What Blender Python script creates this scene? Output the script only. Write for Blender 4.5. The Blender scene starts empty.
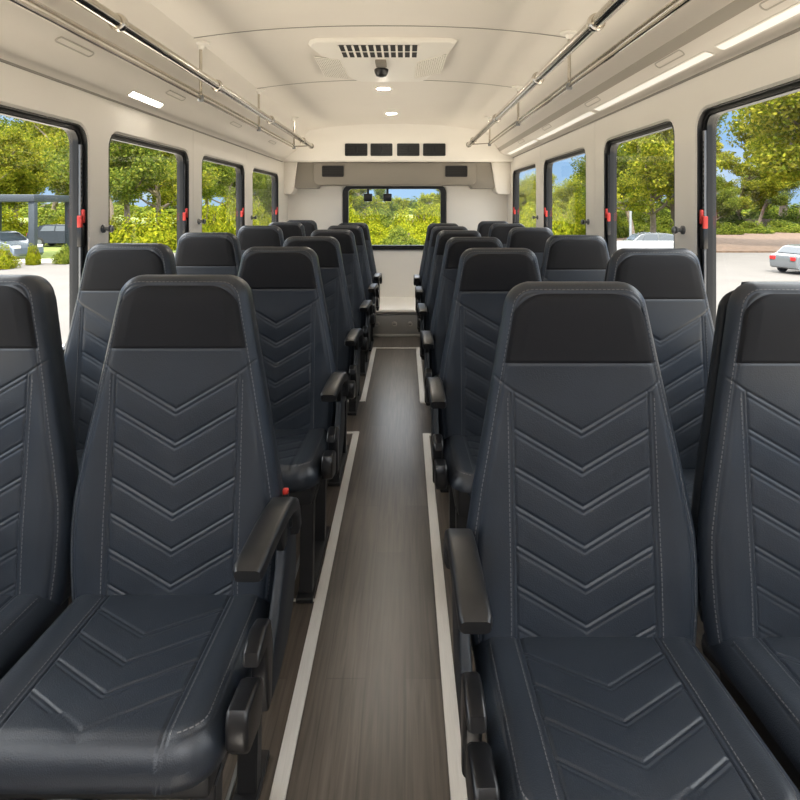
import bpy, bmesh, math, random
import numpy as np
from mathutils import Vector, Matrix
C = bpy.context.scene.collection
PI = math.pi
H = 1.30            # eye height above the bus floor
FPX = 600.0         # focal length in pixels of the 800 px frame
LW, RW = -1.250, 1.092     # inner faces of the side walls
YF, YR = -.75, 6.40      # front bulkhead and rear wall
CX = -0.08
YB_ = 6.05

# ------------------------------------------------------------------ helpers
def link(name, me, mat=None, parent=None, smooth=True, angle=35):
    if mat is not None:
        me.materials.append(mat)
    if smooth:
        for p in me.polygons:
            p.use_smooth = True
        me.set_sharp_from_angle(angle=math.radians(angle))
    o = bpy.data.objects.new(name, me)
    C.objects.link(o)
    if parent is not None:
        o.parent = parent
    return o

class MB:
    def __init__(s):
        s.v = []; s.f = []
    def add(s, vs, fs):
        b = len(s.v)
        s.v.extend([tuple(map(float, q)) for q in vs]); s.f.extend([tuple(b + i for i in q) for q in fs])
        return s
    def addbm(s, bm):
        bm.verts.index_update()
        s.add([v.co[:] for v in bm.verts], [[v.index for v in f.verts] for f in bm.faces])
        bm.free(); return s
    def box(s, x0, x1, y0, y1, z0, z1, bev=0.0, seg=2, M=None):
        bm = bmesh.new()
        bmesh.ops.create_cube(bm, size=1.0)
        for v in bm.verts:
            v.co = Vector(((x0+x1)/2 + v.co.x*(x1-x0), (y0+y1)/2 + v.co.y*(y1-y0), (z0+z1)/2 + v.co.z*(z1-z0)))
        if bev > 0:
            bmesh.ops.bevel(bm, geom=list(bm.edges), offset=bev, segments=seg, profile=0.5, affect='EDGES')
        if M is not None:
            bmesh.ops.transform(bm, matrix=M, verts=bm.verts)
        return s.addbm(bm)
    def prism(s, pts, f3, d0, d1, bev=0.0, seg=2):
        """polygon pts (u,v) swept from depth d0 to d1 through f3(u,v,d)"""
        bm = bmesh.new()
        a = [bm.verts.new(f3(u, v, d0)) for u, v in pts]
        b = [bm.verts.new(f3(u, v, d1)) for u, v in pts]
        n = len(pts)
        fa = bm.faces.new(a); fb = bm.faces.new(list(reversed(b)))
        for i in range(n):
            bm.faces.new((a[i], b[i], b[(i+1) % n], a[(i+1) % n]))
        bmesh.ops.recalc_face_normals(bm, faces=bm.faces)
        if bev > 0:
            es = list(set(fa.edges) | set(fb.edges))
            bmesh.ops.bevel(bm, geom=es, offset=bev, segments=seg, profile=0.5, affect='EDGES')
        return s.addbm(bm)
    def tube(s, path, r, n=12, caps=True):
        path = [Vector(p) for p in path]
        rs = r if isinstance(r, (list, tuple)) else [r]*len(path)
        rings = []
        up = None
        for i, p in enumerate(path):
            t = (path[min(i+1, len(path)-1)] - path[max(i-1, 0)]).normalized()
            if up is None:
                up = Vector((0, 0, 1)) if abs(t.z) < 0.9 else Vector((1, 0, 0))
            a = t.cross(up)
            if a.length < 1e-4:
                a = t.cross(Vector((0.3, 1, 0.2)))
            a.normalize(); b = a.cross(t).normalized(); up = b
            rings.append([p + (a*math.cos(2*PI*k/n) + b*math.sin(2*PI*k/n))*rs[i] for k in range(n)])
        vs = [q for ring in rings for q in ring]
        fs = []
        for i in range(len(rings)-1):
            for k in range(n):
                fs.append((i*n+k, i*n+(k+1) % n, (i+1)*n+(k+1) % n, (i+1)*n+k))
        if caps:
            fs.append(tuple(range(n-1, -1, -1))); fs.append(tuple((len(rings)-1)*n+k for k in range(n)))
        return s.add(vs, fs)
    def sweep(s, sections):
        """closed sections (lists of points, same length) joined in order with end caps"""
        n = len(sections[0]); vs = [q for sec in sections for q in sec]; fs = []
        for i in range(len(sections)-1):
            for k in range(n):
                fs.append((i*n+k, (i+1)*n+k, (i+1)*n+(k+1) % n, i*n+(k+1) % n))
        fs.append(tuple(range(n))); fs.append(tuple(reversed([(len(sections)-1)*n+k for k in range(n)])))
        return s.add(vs, fs)
    def lathe(s, prof, M=None, n=24):
        """profile (r, h) about z"""
        vs = []; fs = []
        M = M or Matrix()
        for r, h in prof:
            for k in range(n):
                vs.append(M @ Vector((r*math.cos(2*PI*k/n), r*math.sin(2*PI*k/n), h)))
        for i in range(len(prof)-1):
            for k in range(n):
                fs.append((i*n+k, i*n+(k+1) % n, (i+1)*n+(k+1) % n, (i+1)*n+k))
        fs.append(tuple(range(n-1, -1, -1))); fs.append(tuple((len(prof)-1)*n+k for k in range(n)))
        return s.add(vs, fs)
    def mesh(s, name):
        me = bpy.data.meshes.new(name)
        me.from_pydata(s.v, [], s.f)
        me.update()
        bm = bmesh.new(); bm.from_mesh(me)
        bmesh.ops.recalc_face_normals(bm, faces=bm.faces)
        bm.to_mesh(me); bm.free()
        return me
    def build(s, name, mat, parent=None, smooth=True, angle=35):
        return link(name, s.mesh(name), mat, parent, smooth, angle)

def tag(o, label=None, cat=None, group=None, kind=None):
    if label: o['label'] = label
    if cat: o['category'] = cat
    if group: o['group'] = group
    if kind: o['kind'] = kind
    return o

def empty(name, loc=(0, 0, 0), rz=0.0):
    o = bpy.data.objects.new(name, None)
    o.empty_display_size = 0.1
    C.objects.link(o)
    o.location = loc; o.rotation_euler = (0, 0, rz)
    return o

def kids(o):
    return [c for c in bpy.data.objects if c.parent == o]

def copy_tree(o, parent=None):
    c = o.copy(); C.objects.link(c)
    c.parent = parent
    for ch in kids(o):
        copy_tree(ch, c)
    return c

def rrect(u0, v0, u1, v1, r, n=6):
    if not isinstance(r, (list, tuple)):
        r = [r]*4            # bl, br, tr, tl
    pts = []
    for (cu, cv, a0, rr) in ((u0+r[0], v0+r[0], PI, r[0]), (u1-r[1], v0+r[1], 1.5*PI, r[1]),
                             (u1-r[2], v1-r[2], 0, r[2]), (u0+r[3], v1-r[3], .5*PI, r[3])):
        for k in range(n+1):
            a = a0 + .5*PI*k/n
            pts.append((cu + rr*math.cos(a), cv + rr*math.sin(a)))
    return pts

def plate(outer, hf, hb, f3, T, ch):
    """plate with holes: front outline holes hf chamfered into hb, thickness T"""
    bm = bmesh.new()
    def loop(pts, d):
        vs = [bm.verts.new(f3(u, v, d)) for u, v in pts]
        es = []
        for i in range(len(vs)):
            e = bm.edges.get((vs[i], vs[(i+1) % len(vs)])) or bm.edges.new((vs[i], vs[(i+1) % len(vs)]))
            es.append(e)
        return vs, es
    def band(a, b):
        for i in range(len(a)):
            bm.faces.new((a[i], a[(i+1) % len(a)], b[(i+1) % len(a)], b[i]))
    of, e1 = loop(outer, 0); ob, e2 = loop(outer, T)
    ef, eb = list(e1), list(e2)
    pairs = []
    for p, q in zip(hf, hb):
        a, ea = loop(p, 0); m, _ = loop(q, ch); b, ebb = loop(q, T)
        ef += ea; eb += ebb; pairs.append((a, m, b))
    bmesh.ops.triangle_fill(bm, use_beauty=True, use_dissolve=False, edges=ef)
    bmesh.ops.triangle_fill(bm, use_beauty=True, use_dissolve=False, edges=eb)
    band(of, ob)
    for a, m, b in pairs:
        band(a, m); band(m, b)
    bmesh.ops.recalc_face_normals(bm, faces=bm.faces)
    return MB().addbm(bm)

def ring(po, pi, f3, d0, d1):
    """solid ring between outlines po and pi"""
    n = len(po)
    vs = [f3(u, v, d0) for u, v in po] + [f3(u, v, d0) for u, v in pi] + [f3(u, v, d1) for u, v in po] + [f3(u, v, d1) for u, v in pi]
    fs = []
    for i in range(n):
        j = (i+1) % n
        fs += [(i, j, n+j, n+i), (2*n+i, 3*n+i, 3*n+j, 2*n+j), (i, 2*n+i, 2*n+j, j), (n+i, n+j, 3*n+j, 3*n+i)]
    return vs, fs

# ------------------------------------------------------------------ materials
def newmat(name):
    m = bpy.data.materials.new(name); m.use_nodes = True
    nt = m.node_tree
    return m, nt, nt.nodes['Principled BSDF'], nt.nodes['Material Output']

def mat(name, col, rough=.5, metal=0.0, spec=.5, var=0.0, vscale=8.0, bump=0.0, bscale=200.0, vstretch=None):
    m, nt, b, out = newmat(name)
    b.inputs['Base Color'].default_value = (*col, 1)
    b.inputs['Roughness'].default_value = rough
    b.inputs['Metallic'].default_value = metal
    b.inputs['Specular IOR Level'].default_value = spec
    tc = nt.nodes.new('ShaderNodeTexCoord')
    src = tc.outputs['Object']
    if vstretch:
        mp = nt.nodes.new('ShaderNodeMapping'); mp.inputs['Scale'].default_value = vstretch
        nt.links.new(src, mp.inputs['Vector']); src = mp.outputs['Vector']
    if var > 0:
        n = nt.nodes.new('ShaderNodeTexNoise'); n.inputs['Scale'].default_value = vscale; n.inputs['Detail'].default_value = 5
        nt.links.new(src, n.inputs['Vector'])
        r = nt.nodes.new('ShaderNodeMapRange')
        r.inputs['From Min'].default_value = .3; r.inputs['From Max'].default_value = .7
        r.inputs['To Min'].default_value = 1-var; r.inputs['To Max'].default_value = 1+var
        nt.links.new(n.outputs['Fac'], r.inputs['Value'])
        h = nt.nodes.new('ShaderNodeHueSaturation'); h.inputs['Color'].default_value = (*col, 1)
        nt.links.new(r.outputs['Result'], h.inputs['Value'])
        nt.links.new(h.outputs['Color'], b.inputs['Base Color'])
    if bump > 0:
        n2 = nt.nodes.new('ShaderNodeTexNoise'); n2.inputs['Scale'].default_value = bscale; n2.inputs['Detail'].default_value = 3
        nt.links.new(src, n2.inputs['Vector'])
        bp = nt.nodes.new('ShaderNodeBump'); bp.inputs['Strength'].default_value = bump; bp.inputs['Distance'].default_value = .002
        nt.links.new(n2.outputs['Fac'], bp.inputs['Height']); nt.links.new(bp.outputs['Normal'], b.inputs['Normal'])
    return m

M_LEATHER = mat('seat_leather', (.0165, .0215, .030), .36, 0, .5, var=.10, vscale=9, bump=.25, bscale=420)
M_INSERT = mat('headrest_fabric', (.009, .009, .0108), .7, 0, .25, bump=.15, bscale=700)
M_THREAD = mat('seam_thread', (.13, .13, .135), .7)
M_PLASTIC = mat('black_plastic', (.008, .008, .009), .30, 0, .5, bump=.12, bscale=500)
M_PAD = mat('armrest_pad', (.011, .0115, .013), .34, 0, .5, bump=.15, bscale=450)
M_SHELL = mat('seat_shell', (.010, .0125, .0165), .5, 0, .3, bump=.15, bscale=400)
M_LEG = mat('black_steel', (.01, .01, .011), .45, .2, .5, var=.1)
M_RED = mat('red_plastic', (.50, .028, .018), .4, bump=.05)
M_WALL = mat('cream_panel', (.88, .845, .785), .5, 0, .4, var=.015, vscale=2, bump=.05, bscale=60)
M_CEIL = mat('ceiling_panel', (.80, .755, .69), .42, 0, .45, var=.02, vscale=1.5, bump=.04, bscale=40)
M_SEAM = mat('seam_grey', (.30, .28, .25), .6)
M_RUBBER = mat('window_rubber', (.008, .008, .009), .42, 0, .5)
M_ALU = mat('dark_aluminium', (.010, .011, .0125), .38, .3, .5, var=.1)
M_GREYALU = mat('grey_aluminium', (.20, .205, .215), .38, .7, .5, var=.05)
M_CHROME = mat('brushed_steel', (.56, .52, .45), .17, 1.0, .5, var=.05, vscale=30)
M_STRIP = mat('metal_floor_strip', (.60, .58, .55), .38, .35, .5, var=.06, vscale=12, vstretch=(30, 1, 1))
M_VALANCE = mat('grey_valance', (.25, .228, .195), .5, 0, .4, bump=.08, bscale=150)
M_OVAL = mat('cover_rim', (.52, .485, .43), .5)
M_RECESS_SHADE = mat('recess_shade_grey', (.40, .37, .32), .6)
M_UNIT = mat('vent_unit_plastic', (.86, .83, .77), .4, 0, .45, bump=.04)
M_BOX = mat('grey_box_panel', (.40, .395, .385), .42, .2, .5, var=.05, vscale=3)
M_DARK = mat('dark_void', (.012, .011, .010), .6)

def wood():
    m, nt, b, out = newmat('grey_wood_floor')
    N = nt.nodes.new; L = nt.links.new
    tc = N('ShaderNodeTexCoord')
    mp = N('ShaderNodeMapping'); mp.inputs['Rotation'].default_value = (0, 0, PI/2); mp.inputs['Location'].default_value = (.35, .0, 0)
    L(tc.outputs['Object'], mp.inputs['Vector'])
    br = N('ShaderNodeTexBrick'); br.offset = .37; br.offset_frequency = 2
    br.inputs['Scale'].default_value = 1; br.inputs['Brick Width'].default_value = .95; br.inputs['Row Height'].default_value = .108
    br.inputs['Mortar Size'].default_value = .0017; br.inputs['Mortar Smooth'].default_value = .2
    br.inputs['Color1'].default_value = (.052, .0415, .0335, 1); br.inputs['Color2'].default_value = (.078, .0635, .052, 1)
    br.inputs['Mortar'].default_value = (.045, .036, .03, 1); br.inputs['Bias'].default_value = 0
    L(mp.outputs['Vector'], br.inputs['Vector'])
    mp2 = N('ShaderNodeMapping'); mp2.inputs['Scale'].default_value = (55, 2.2, 1); L(tc.outputs['Object'], mp2.inputs['Vector'])
    n = N('ShaderNodeTexNoise'); n.inputs['Scale'].default_value = 1.6; n.inputs['Detail'].default_value = 6; n.inputs['Distortion'].default_value = .6
    L(mp2.outputs['Vector'], n.inputs['Vector'])
    mr = N('ShaderNodeMapRange'); mr.inputs['From Min'].default_value = .3; mr.inputs['From Max'].default_value = .7
    mr.inputs['To Min'].default_value = .58; mr.inputs['To Max'].default_value = 1.36
    L(n.outputs['Fac'], mr.inputs['Value'])
    w = N('ShaderNodeTexNoise'); w.inputs['Scale'].default_value = 2.5; w.inputs['Detail'].default_value = 2
    L(tc.outputs['Object'], w.inputs['Vector'])
    mw = N('ShaderNodeMapRange'); mw.inputs['To Min'].default_value = .8; mw.inputs['To Max'].default_value = 1.2
    L(w.outputs['Fac'], mw.inputs['Value'])
    mu = N('ShaderNodeMath'); mu.operation = 'MULTIPLY'; L(mr.outputs['Result'], mu.inputs[0]); L(mw.outputs['Result'], mu.inputs[1])
    hs = N('ShaderNodeHueSaturation'); L(br.outputs['Color'], hs.inputs['Color']); L(mu.outputs[0], hs.inputs['Value'])
    L(hs.outputs['Color'], b.inputs['Base Color'])
    b.inputs['Roughness'].default_value = .30; b.inputs['Specular IOR Level'].default_value = .5
    bp = N('ShaderNodeBump'); bp.inputs['Strength'].default_value = .12; bp.inputs['Distance'].default_value = .002
    L(n.outputs['Fac'], bp.inputs['Height']); L(bp.outputs['Normal'], b.inputs['Normal'])
    return m
M_WOOD = wood()

def glass():
    m, nt, b, out = newmat('window_glass')
    N = nt.nodes.new; L = nt.links.new
    nt.nodes.remove(b)
    t = N('ShaderNodeBsdfTransparent'); t.inputs['Color'].default_value = (.95, .97, .95, 1)
    g = N('ShaderNodeBsdfGlossy'); g.inputs['Roughness'].default_value = .02; g.inputs['Color'].default_value = (.9, .95, 1, 1)
    lw = N('ShaderNodeLayerWeight'); lw.inputs['Blend'].default_value = .5
    pw = N('ShaderNodeMath'); pw.operation = 'POWER'; pw.inputs[1].default_value = 5
    ml = N('ShaderNodeMath'); ml.operation = 'MULTIPLY_ADD'; ml.inputs[1].default_value = .45; ml.inputs[2].default_value = .03
    L(lw.outputs['Facing'], pw.inputs[0]); L(pw.outputs[0], ml.inputs[0])
    mx = N('ShaderNodeMixShader')
    L(ml.outputs[0], mx.inputs['Fac']); L(t.outputs[0], mx.inputs[1]); L(g.outputs[0], mx.inputs[2])
    L(mx.outputs[0], out.inputs['Surface'])
    return m
M_GLASS = glass()

def emit(name, col, s):
    m, nt, b, out = newmat(name)
    b.inputs['Base Color'].default_value = (.8, .8, .78, 1)
    b.inputs['Emission Color'].default_value = (*col, 1); b.inputs['Emission Strength'].default_value = s
    return m
M_LAMP = emit('lamp_diffuser', (1, .93, .82), 10)
M_LED = emit('led_strip', (1, .93, .82), .26)
M_DOWN = emit('downlight_diffuser', (1, .93, .82), 110)

def leafmat(name, c1, c2, c3):
    m, nt, b, out = newmat(name)
    N = nt.nodes.new; L = nt.links.new
    nt.nodes.remove(b)
    g = N('ShaderNodeNewGeometry'); r = N('ShaderNodeValToRGB')
    r.color_ramp.elements[0].color = (*c1, 1); r.color_ramp.elements[1].color = (*c3, 1)
    e = r.color_ramp.elements.new(.5); e.color = (*c2, 1)
    L(g.outputs['Random Per Island'], r.inputs['Fac'])
    oi = N('ShaderNodeObjectInfo'); mr = N('ShaderNodeMapRange'); mr.inputs['To Min'].default_value = .8; mr.inputs['To Max'].default_value = 1.2
    L(oi.outputs['Random'], mr.inputs['Value'])
    hs = N('ShaderNodeHueSaturation'); L(r.outputs['Color'], hs.inputs['Color']); L(mr.outputs['Result'], hs.inputs['Value'])
    d = N('ShaderNodeBsdfDiffuse'); t = N('ShaderNodeBsdfTranslucent')
    L(hs.outputs['Color'], d.inputs['Color']); L(hs.outputs['Color'], t.inputs['Color'])
    mx = N('ShaderNodeMixShader'); mx.inputs['Fac'].default_value = .38
    L(d.outputs[0], mx.inputs[1]); L(t.outputs[0], mx.inputs[2]); L(mx.outputs[0], out.inputs['Surface'])
    return m
M_LEAF = leafmat('leaf_yellow_green', (.075, .11, .010), (.19, .21, .018), (.36, .33, .035))
M_LEAF2 = leafmat('leaf_mid_green', (.045, .075, .012), (.115, .15, .020), (.22, .23, .034))
M_LEAF3 = leafmat('leaf_hedge', (.09, .13, .008), (.22, .245, .014), (.36, .335, .022))
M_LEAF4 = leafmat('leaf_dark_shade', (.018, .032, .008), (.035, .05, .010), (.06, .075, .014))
M_BARK = mat('bark', (.13, .10, .075), .9, var=.3, vscale=6, bump=.6, bscale=12)
M_ASPHALT = mat('pale_asphalt', (.12, .11, .10), .9, var=.08, vscale=.7, bump=.3, bscale=30)
M_GRASS = mat('verge_grass', (.16, .20, .04), .95, var=.35, vscale=3, bump=.5, bscale=20)
M_KERB = mat('concrete_kerb', (.55, .52, .48), .9, var=.08, vscale=3)
M_MULCH = mat('brown_mulch', (.11, .07, .045), .95, var=.3, vscale=4)
M_SHELTER = mat('shelter_grey_metal', (.045, .055, .066), .5, .3)
M_FENCE = mat('brown_fence', (.06, .045, .035), .85, var=.2, vscale=5)
M_POLE = mat('galvanised_pole', (.32, .33, .34), .5, .5)
M_CONC = mat('white_concrete', (.30, .30, .30), .85, var=.05, vscale=2)

def paint(n, c):
    m = mat(n, c, .25, .3, .5); m.node_tree.nodes['Principled BSDF'].inputs['Coat Weight'].default_value = .6; return m
M_SILVER = paint('silver_paint', (.13, .155, .185)); M_DARKCAR = paint('dark_paint', (.03, .033, .038)); M_WHITECAR = paint('pale_paint', (.17, .18, .19))
M_TINT = mat('tinted_glass', (.03, .04, .05), .08, 0, .8); M_TYRE = mat('tyre_rubber', (.015, .015, .015), .8)
M_HEADL = mat('head_lamp_lens', (.85, .8, .7), .1); M_TAILL = mat('tail_lamp_lens', (.5, .02, .02), .2)

# ------------------------------------------------------------------ setting : shell
def st(o):
    o['kind'] = 'structure'; return o

mb = MB().box(LW-.085, RW+.085, YF, YR+.06, -.06, 0)
st(mb.build('floor', M_WOOD, smooth=False))

def fl(u, v, d): return (LW - d, u, v)          # left wall: u = depth, v = height, d = outward
def fr(u, v, d): return (RW + d, u, v)
def fb(u, v, d): return (u, YR + d, v)

ZSL, ZSR = H+.452, H+.490        # heights of the seam between wall and cove
WB = .74                          # window sill height
left_w = [(.05, 2.37), (2.54, 3.48), (3.70, 4.69), (4.93, 5.94)]  # nearest window on each side lengthened out of view to let in more daylight
right_w = [(.0, 2.25), (2.44, 3.30), (3.63, 4.74), (5.01, 6.10)]
ZTL, ZTR = H+.315, H+.355
RAD = .075
def holes(ws, zt, off): return [rrect(a-off, WB-off, b+off, zt+off, RAD+off) for a, b in ws]
outerL = [(YF, 0), (YR, 0), (YR, ZSL), (YF, ZSL)]
outerR = [(YF, 0), (YR, 0), (YR, ZSR), (YF, ZSR)]
st(plate(outerL, holes(left_w, ZTL, .010), holes(left_w, ZTL, 0), fl, .07, .010).build('wall_left', M_WALL))
st(plate(outerR, holes(right_w, ZTR, .010), holes(right_w, ZTR, 0), fr, .07, .010).build('wall_right', M_WALL))
# rear wall
S6 = FPX/YR
def px2x(p, d): return (p-405)/FPX*d
def py2z(p, d): return H-(p-206)/FPX*d
rw = (px2x(343, YR), px2x(446, YR), py2z(249.5, YR), py2z(184.5, YR))
rh = [rrect(rw[0], rw[2], rw[1], rw[3], .085)]
rhf = [rrect(rw[0]-.008, rw[2]-.008, rw[1]+.008, rw[3]+.008, .093)]
st(plate([(LW-.085, 0), (RW+.085, 0), (RW+.085, H+.95), (LW-.085, H+.95)], rhf, rh, fb, .06, .008).build('wall_rear', M_WALL))
# front bulkhead with the windscreen opening (behind the camera)
def ff(u, v, d): return (u, YF - d, v)
fo = [rrect(LW+.06, 1.08, RW-.06, H+.74, .12)]
st(plate([(LW-.085, 0), (RW+.085, 0), (RW+.085, H+.95), (LW-.085, H+.95)], fo, fo, ff, .05, .01).build('wall_front', M_WALL))

# roof: coves and ceiling, one profile per side and a cambered ceiling between them
covL = [(LW, .452), (LW+.014, .472), (-1.205, .482), (-1.150, .528), (-1.098, .562), (-1.075, .585), (-1.04, .66), (-1.00, .72), (-.95, .757)]
covR = [(RW, .490), (RW-.014, .502), (1.040, .507), (.985, .525), (.950, .556), (.935, .575), (.88, .66), (.82, .725), (.74, .757)]
def smooth_prof(p, n=5):
    out = []
    for i in range(len(p)-1):
        p0 = p[max(i-1, 0)]; p1 = p[i]; p2 = p[i+1]; p3 = p[min(i+2, len(p)-1)]
        for k in range(n):
            t = k/n
            f = lambda a, b, c, d: .5*((2*b)+(-a+c)*t+(2*a-5*b+4*c-d)*t*t+(-a+3*b-3*c+d)*t**3)
            out.append((f(p0[0], p1[0], p2[0], p3[0]), f(p0[1], p1[1], p2[1], p3[1])))
    out.append(p[-1]); return out
def extr(prof, y0, y1, th=.03, ny=2):
    """open profile (x, dz) extruded along y and thickened upward/outward"""
    m = MB(); n = len(prof)
    cx = CX
    def off(q):
        x, z = q
        return (x + (th if x > cx+.3 else -th if x < cx-.3 else 0), z+th)
    vs = []
    for y in (y0, y1):
        vs += [(x, y, H+z) for x, z in prof]
        vs += [(off(q)[0], y, H+off(q)[1]) for q in prof]
    fs = []
    for i in range(n-1):
        fs += [(i, i+1, 2*n+i+1, 2*n+i), (n+i, 3*n+i, 3*n+i+1, n+i+1), (i, n+i, n+i+1, i+1), (2*n+i, 2*n+i+1, 3*n+i+1, 3*n+i)]
    fs += [(0, 2*n, 3*n, n), (n-1, 2*n-1, 4*n-1, 3*n-1)]
    return m.add(vs, fs)
st(extr(smooth_prof(covL, 4), YF, YR).build('trim_1', M_CEIL, angle=28))['label'] = 'curved cream cove above the windows on the left wall'
st(extr(smooth_prof(covR, 4), YF, YR).build('trim_2', M_CEIL, angle=28))['label'] = 'curved cream cove above the windows on the right wall'
cprof = []
for k in range(25):
    t = k/24; x = -.95 + (.74+.95)*t
    cprof.append((x, .757 + .055*(1-abs(2*t-1)**2.4)))
def ceil_dz(x):
    t = (x+.95)/1.69
    return .757 + .055*(1-abs(2*t-1)**2.4)
st(extr(cprof, YF, YR, .03).build('ceiling', M_CEIL))
# ceiling panel joints
for k, y in enumerate((2.70, 3.86)):
    m = MB()
    pts = [(x, y, H+z-.0005) for x, z in cprof]
    vs = []; fs = []
    for i, p in enumerate(pts):
        vs += [(p[0], y-.003, p[2]), (p[0], y+.003, p[2]), (p[0], y-.003, p[2]-.002), (p[0], y+.003, p[2]-.002)]
    for i in range(len(pts)-1):
        a = 4*i; b = 4*i+4
        fs += [(a, b, b+2, a+2), (a+2, b+2, b+3, a+3), (a+1, a+3, b+3, b+1)]
    o = m.add(vs, fs).build('trim_%d' % (3+k), M_SEAM)
    st(o)
# seams between wall and cove, vertical wall joints
m = MB().box(LW-.001, LW+.006, YF, YR-.3, ZSL-.006, ZSL+.002); st(m.build('trim_7', M_SEAM, smooth=False))
m = MB().box(RW-.006, RW+.001, YF, YR-.3, ZSR-.006, ZSR+.002); st(m.build('trim_8', M_SEAM, smooth=False))
tn = 9
for y in (3.54, 4.74):
    m = MB().box(LW-.002, LW+.0015, y-.003, y+.003, .0, ZSL-.006); st(m.build('trim_%d' % tn, M_UNIT, smooth=False)); tn += 1
for y in (3.45, 4.84):
    m = MB().box(RW-.0015, RW+.002, y-.003, y+.003, .0, ZSR-.006); st(m.build('trim_%d' % tn, M_UNIT, smooth=False)); tn += 1

# grey strip whose tone paints the shaded crease along the right cove
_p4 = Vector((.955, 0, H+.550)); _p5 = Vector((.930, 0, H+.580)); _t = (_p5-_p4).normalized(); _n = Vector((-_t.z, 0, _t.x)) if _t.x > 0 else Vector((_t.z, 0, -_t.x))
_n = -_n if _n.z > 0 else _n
st(MB().prism([(0, -.002), ((_p5-_p4).length, -.002), ((_p5-_p4).length, .003), (0, .003)], lambda u, v, d: _p4 + _t*u + _n*v + Vector((0, d, 0)), YF+.01, YB_-.02).build('trim_21', M_RECESS_SHADE, smooth=False))
# oval blank covers in the coves
def cove_at(cov, f):
    i = int(f); t = f-i
    a, b = Vector((cov[i][0], 0, H+cov[i][1])), Vector((cov[i+1][0], 0, H+cov[i+1][1]))
    tan = (b-a).normalized(); p = a.lerp(b, t)
    return p, tan
ordn = ['nearest', 'second', 'third', 'fourth', 'fifth']
for side, cov, ys in (('left', covL, (2.05, 2.95, 4.0, 5.1)), ('right', covR, (1.52, 2.20, 3.1, 4.1, 5.0))):
    for k, y in enumerate(ys):
        p, tan = cove_at(cov, 3.45)
        nrm = Vector((-tan.z, 0, tan.x))
        if nrm.z > 0: nrm = -nrm
        def f3(u, v, d, p=p, tan=tan, nrm=nrm, y=y): return p + Vector((0, y+u, 0)) + tan*v + nrm*d
        root = MB()
        po = rrect(-.11, -.014, .11, .014, .0135); pi = rrect(-.105, -.010, .105, .010, .0095)
        vs, fs = ring(po, pi, f3, -.002, .0035)
        o = MB().add(vs, fs).build('oval_cover', M_OVAL)
        c = MB().prism(pi, f3, -.002, .001).build('cover_face', M_CEIL, o)
        tag(o, 'slim oval blank cover in the cream cove above the %s windows, %s' % (side, ['nearest the camera', 'second along', 'third along', 'fourth along', 'farthest of five'][k]), 'cover', 'oval covers in the %s cove' % side)

# lamps in the coves
def cove_lamp(cov, f, y0, y1, w, mt, name, label, cat, grp=None, proud=.004):
    p, tan = cove_at(cov, f)
    nrm = Vector((-tan.z, 0, tan.x))
    if nrm.z > 0: nrm = -nrm
    yc = (y0+y1)/2; L = (y1-y0)/2
    def f3(u, v, d): return p + Vector((0, yc+u, 0)) + tan*v + nrm*d
    po = rrect(-L, -w, L, w, w*.6); pi = rrect(-L+.006, -w+.006, L-.006, w-.006, max(w*.6-.006, .002))
    vs, fs = ring(po, pi, f3, -.004, proud)
    o = MB().add(vs, fs).build(name, M_UNIT)
    MB().prism(pi, f3, -.003, proud-.001).build('diffuser', mt, o)
    tag(o, label, cat, grp)
cove_lamp(covL, 2.2, 2.60, 2.94, .019, M_LAMP, 'cove_lamp', 'lit rectangular lamp in the cream cove above the second left window', 'lamp')
for i, (a, b) in enumerate(((1.0, 1.95), (2.0, 3.20), (3.26, 4.6), (4.66, 5.9))):
    cove_lamp(covR, 2.35, a, b, .021, M_LED, 'cove_light_strip', 'long thin light strip in the cove above the right windows, %s from the camera' % (['first', 'second', 'third', 'fourth'][i]), 'light', 'light strips in the right cove')

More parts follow.
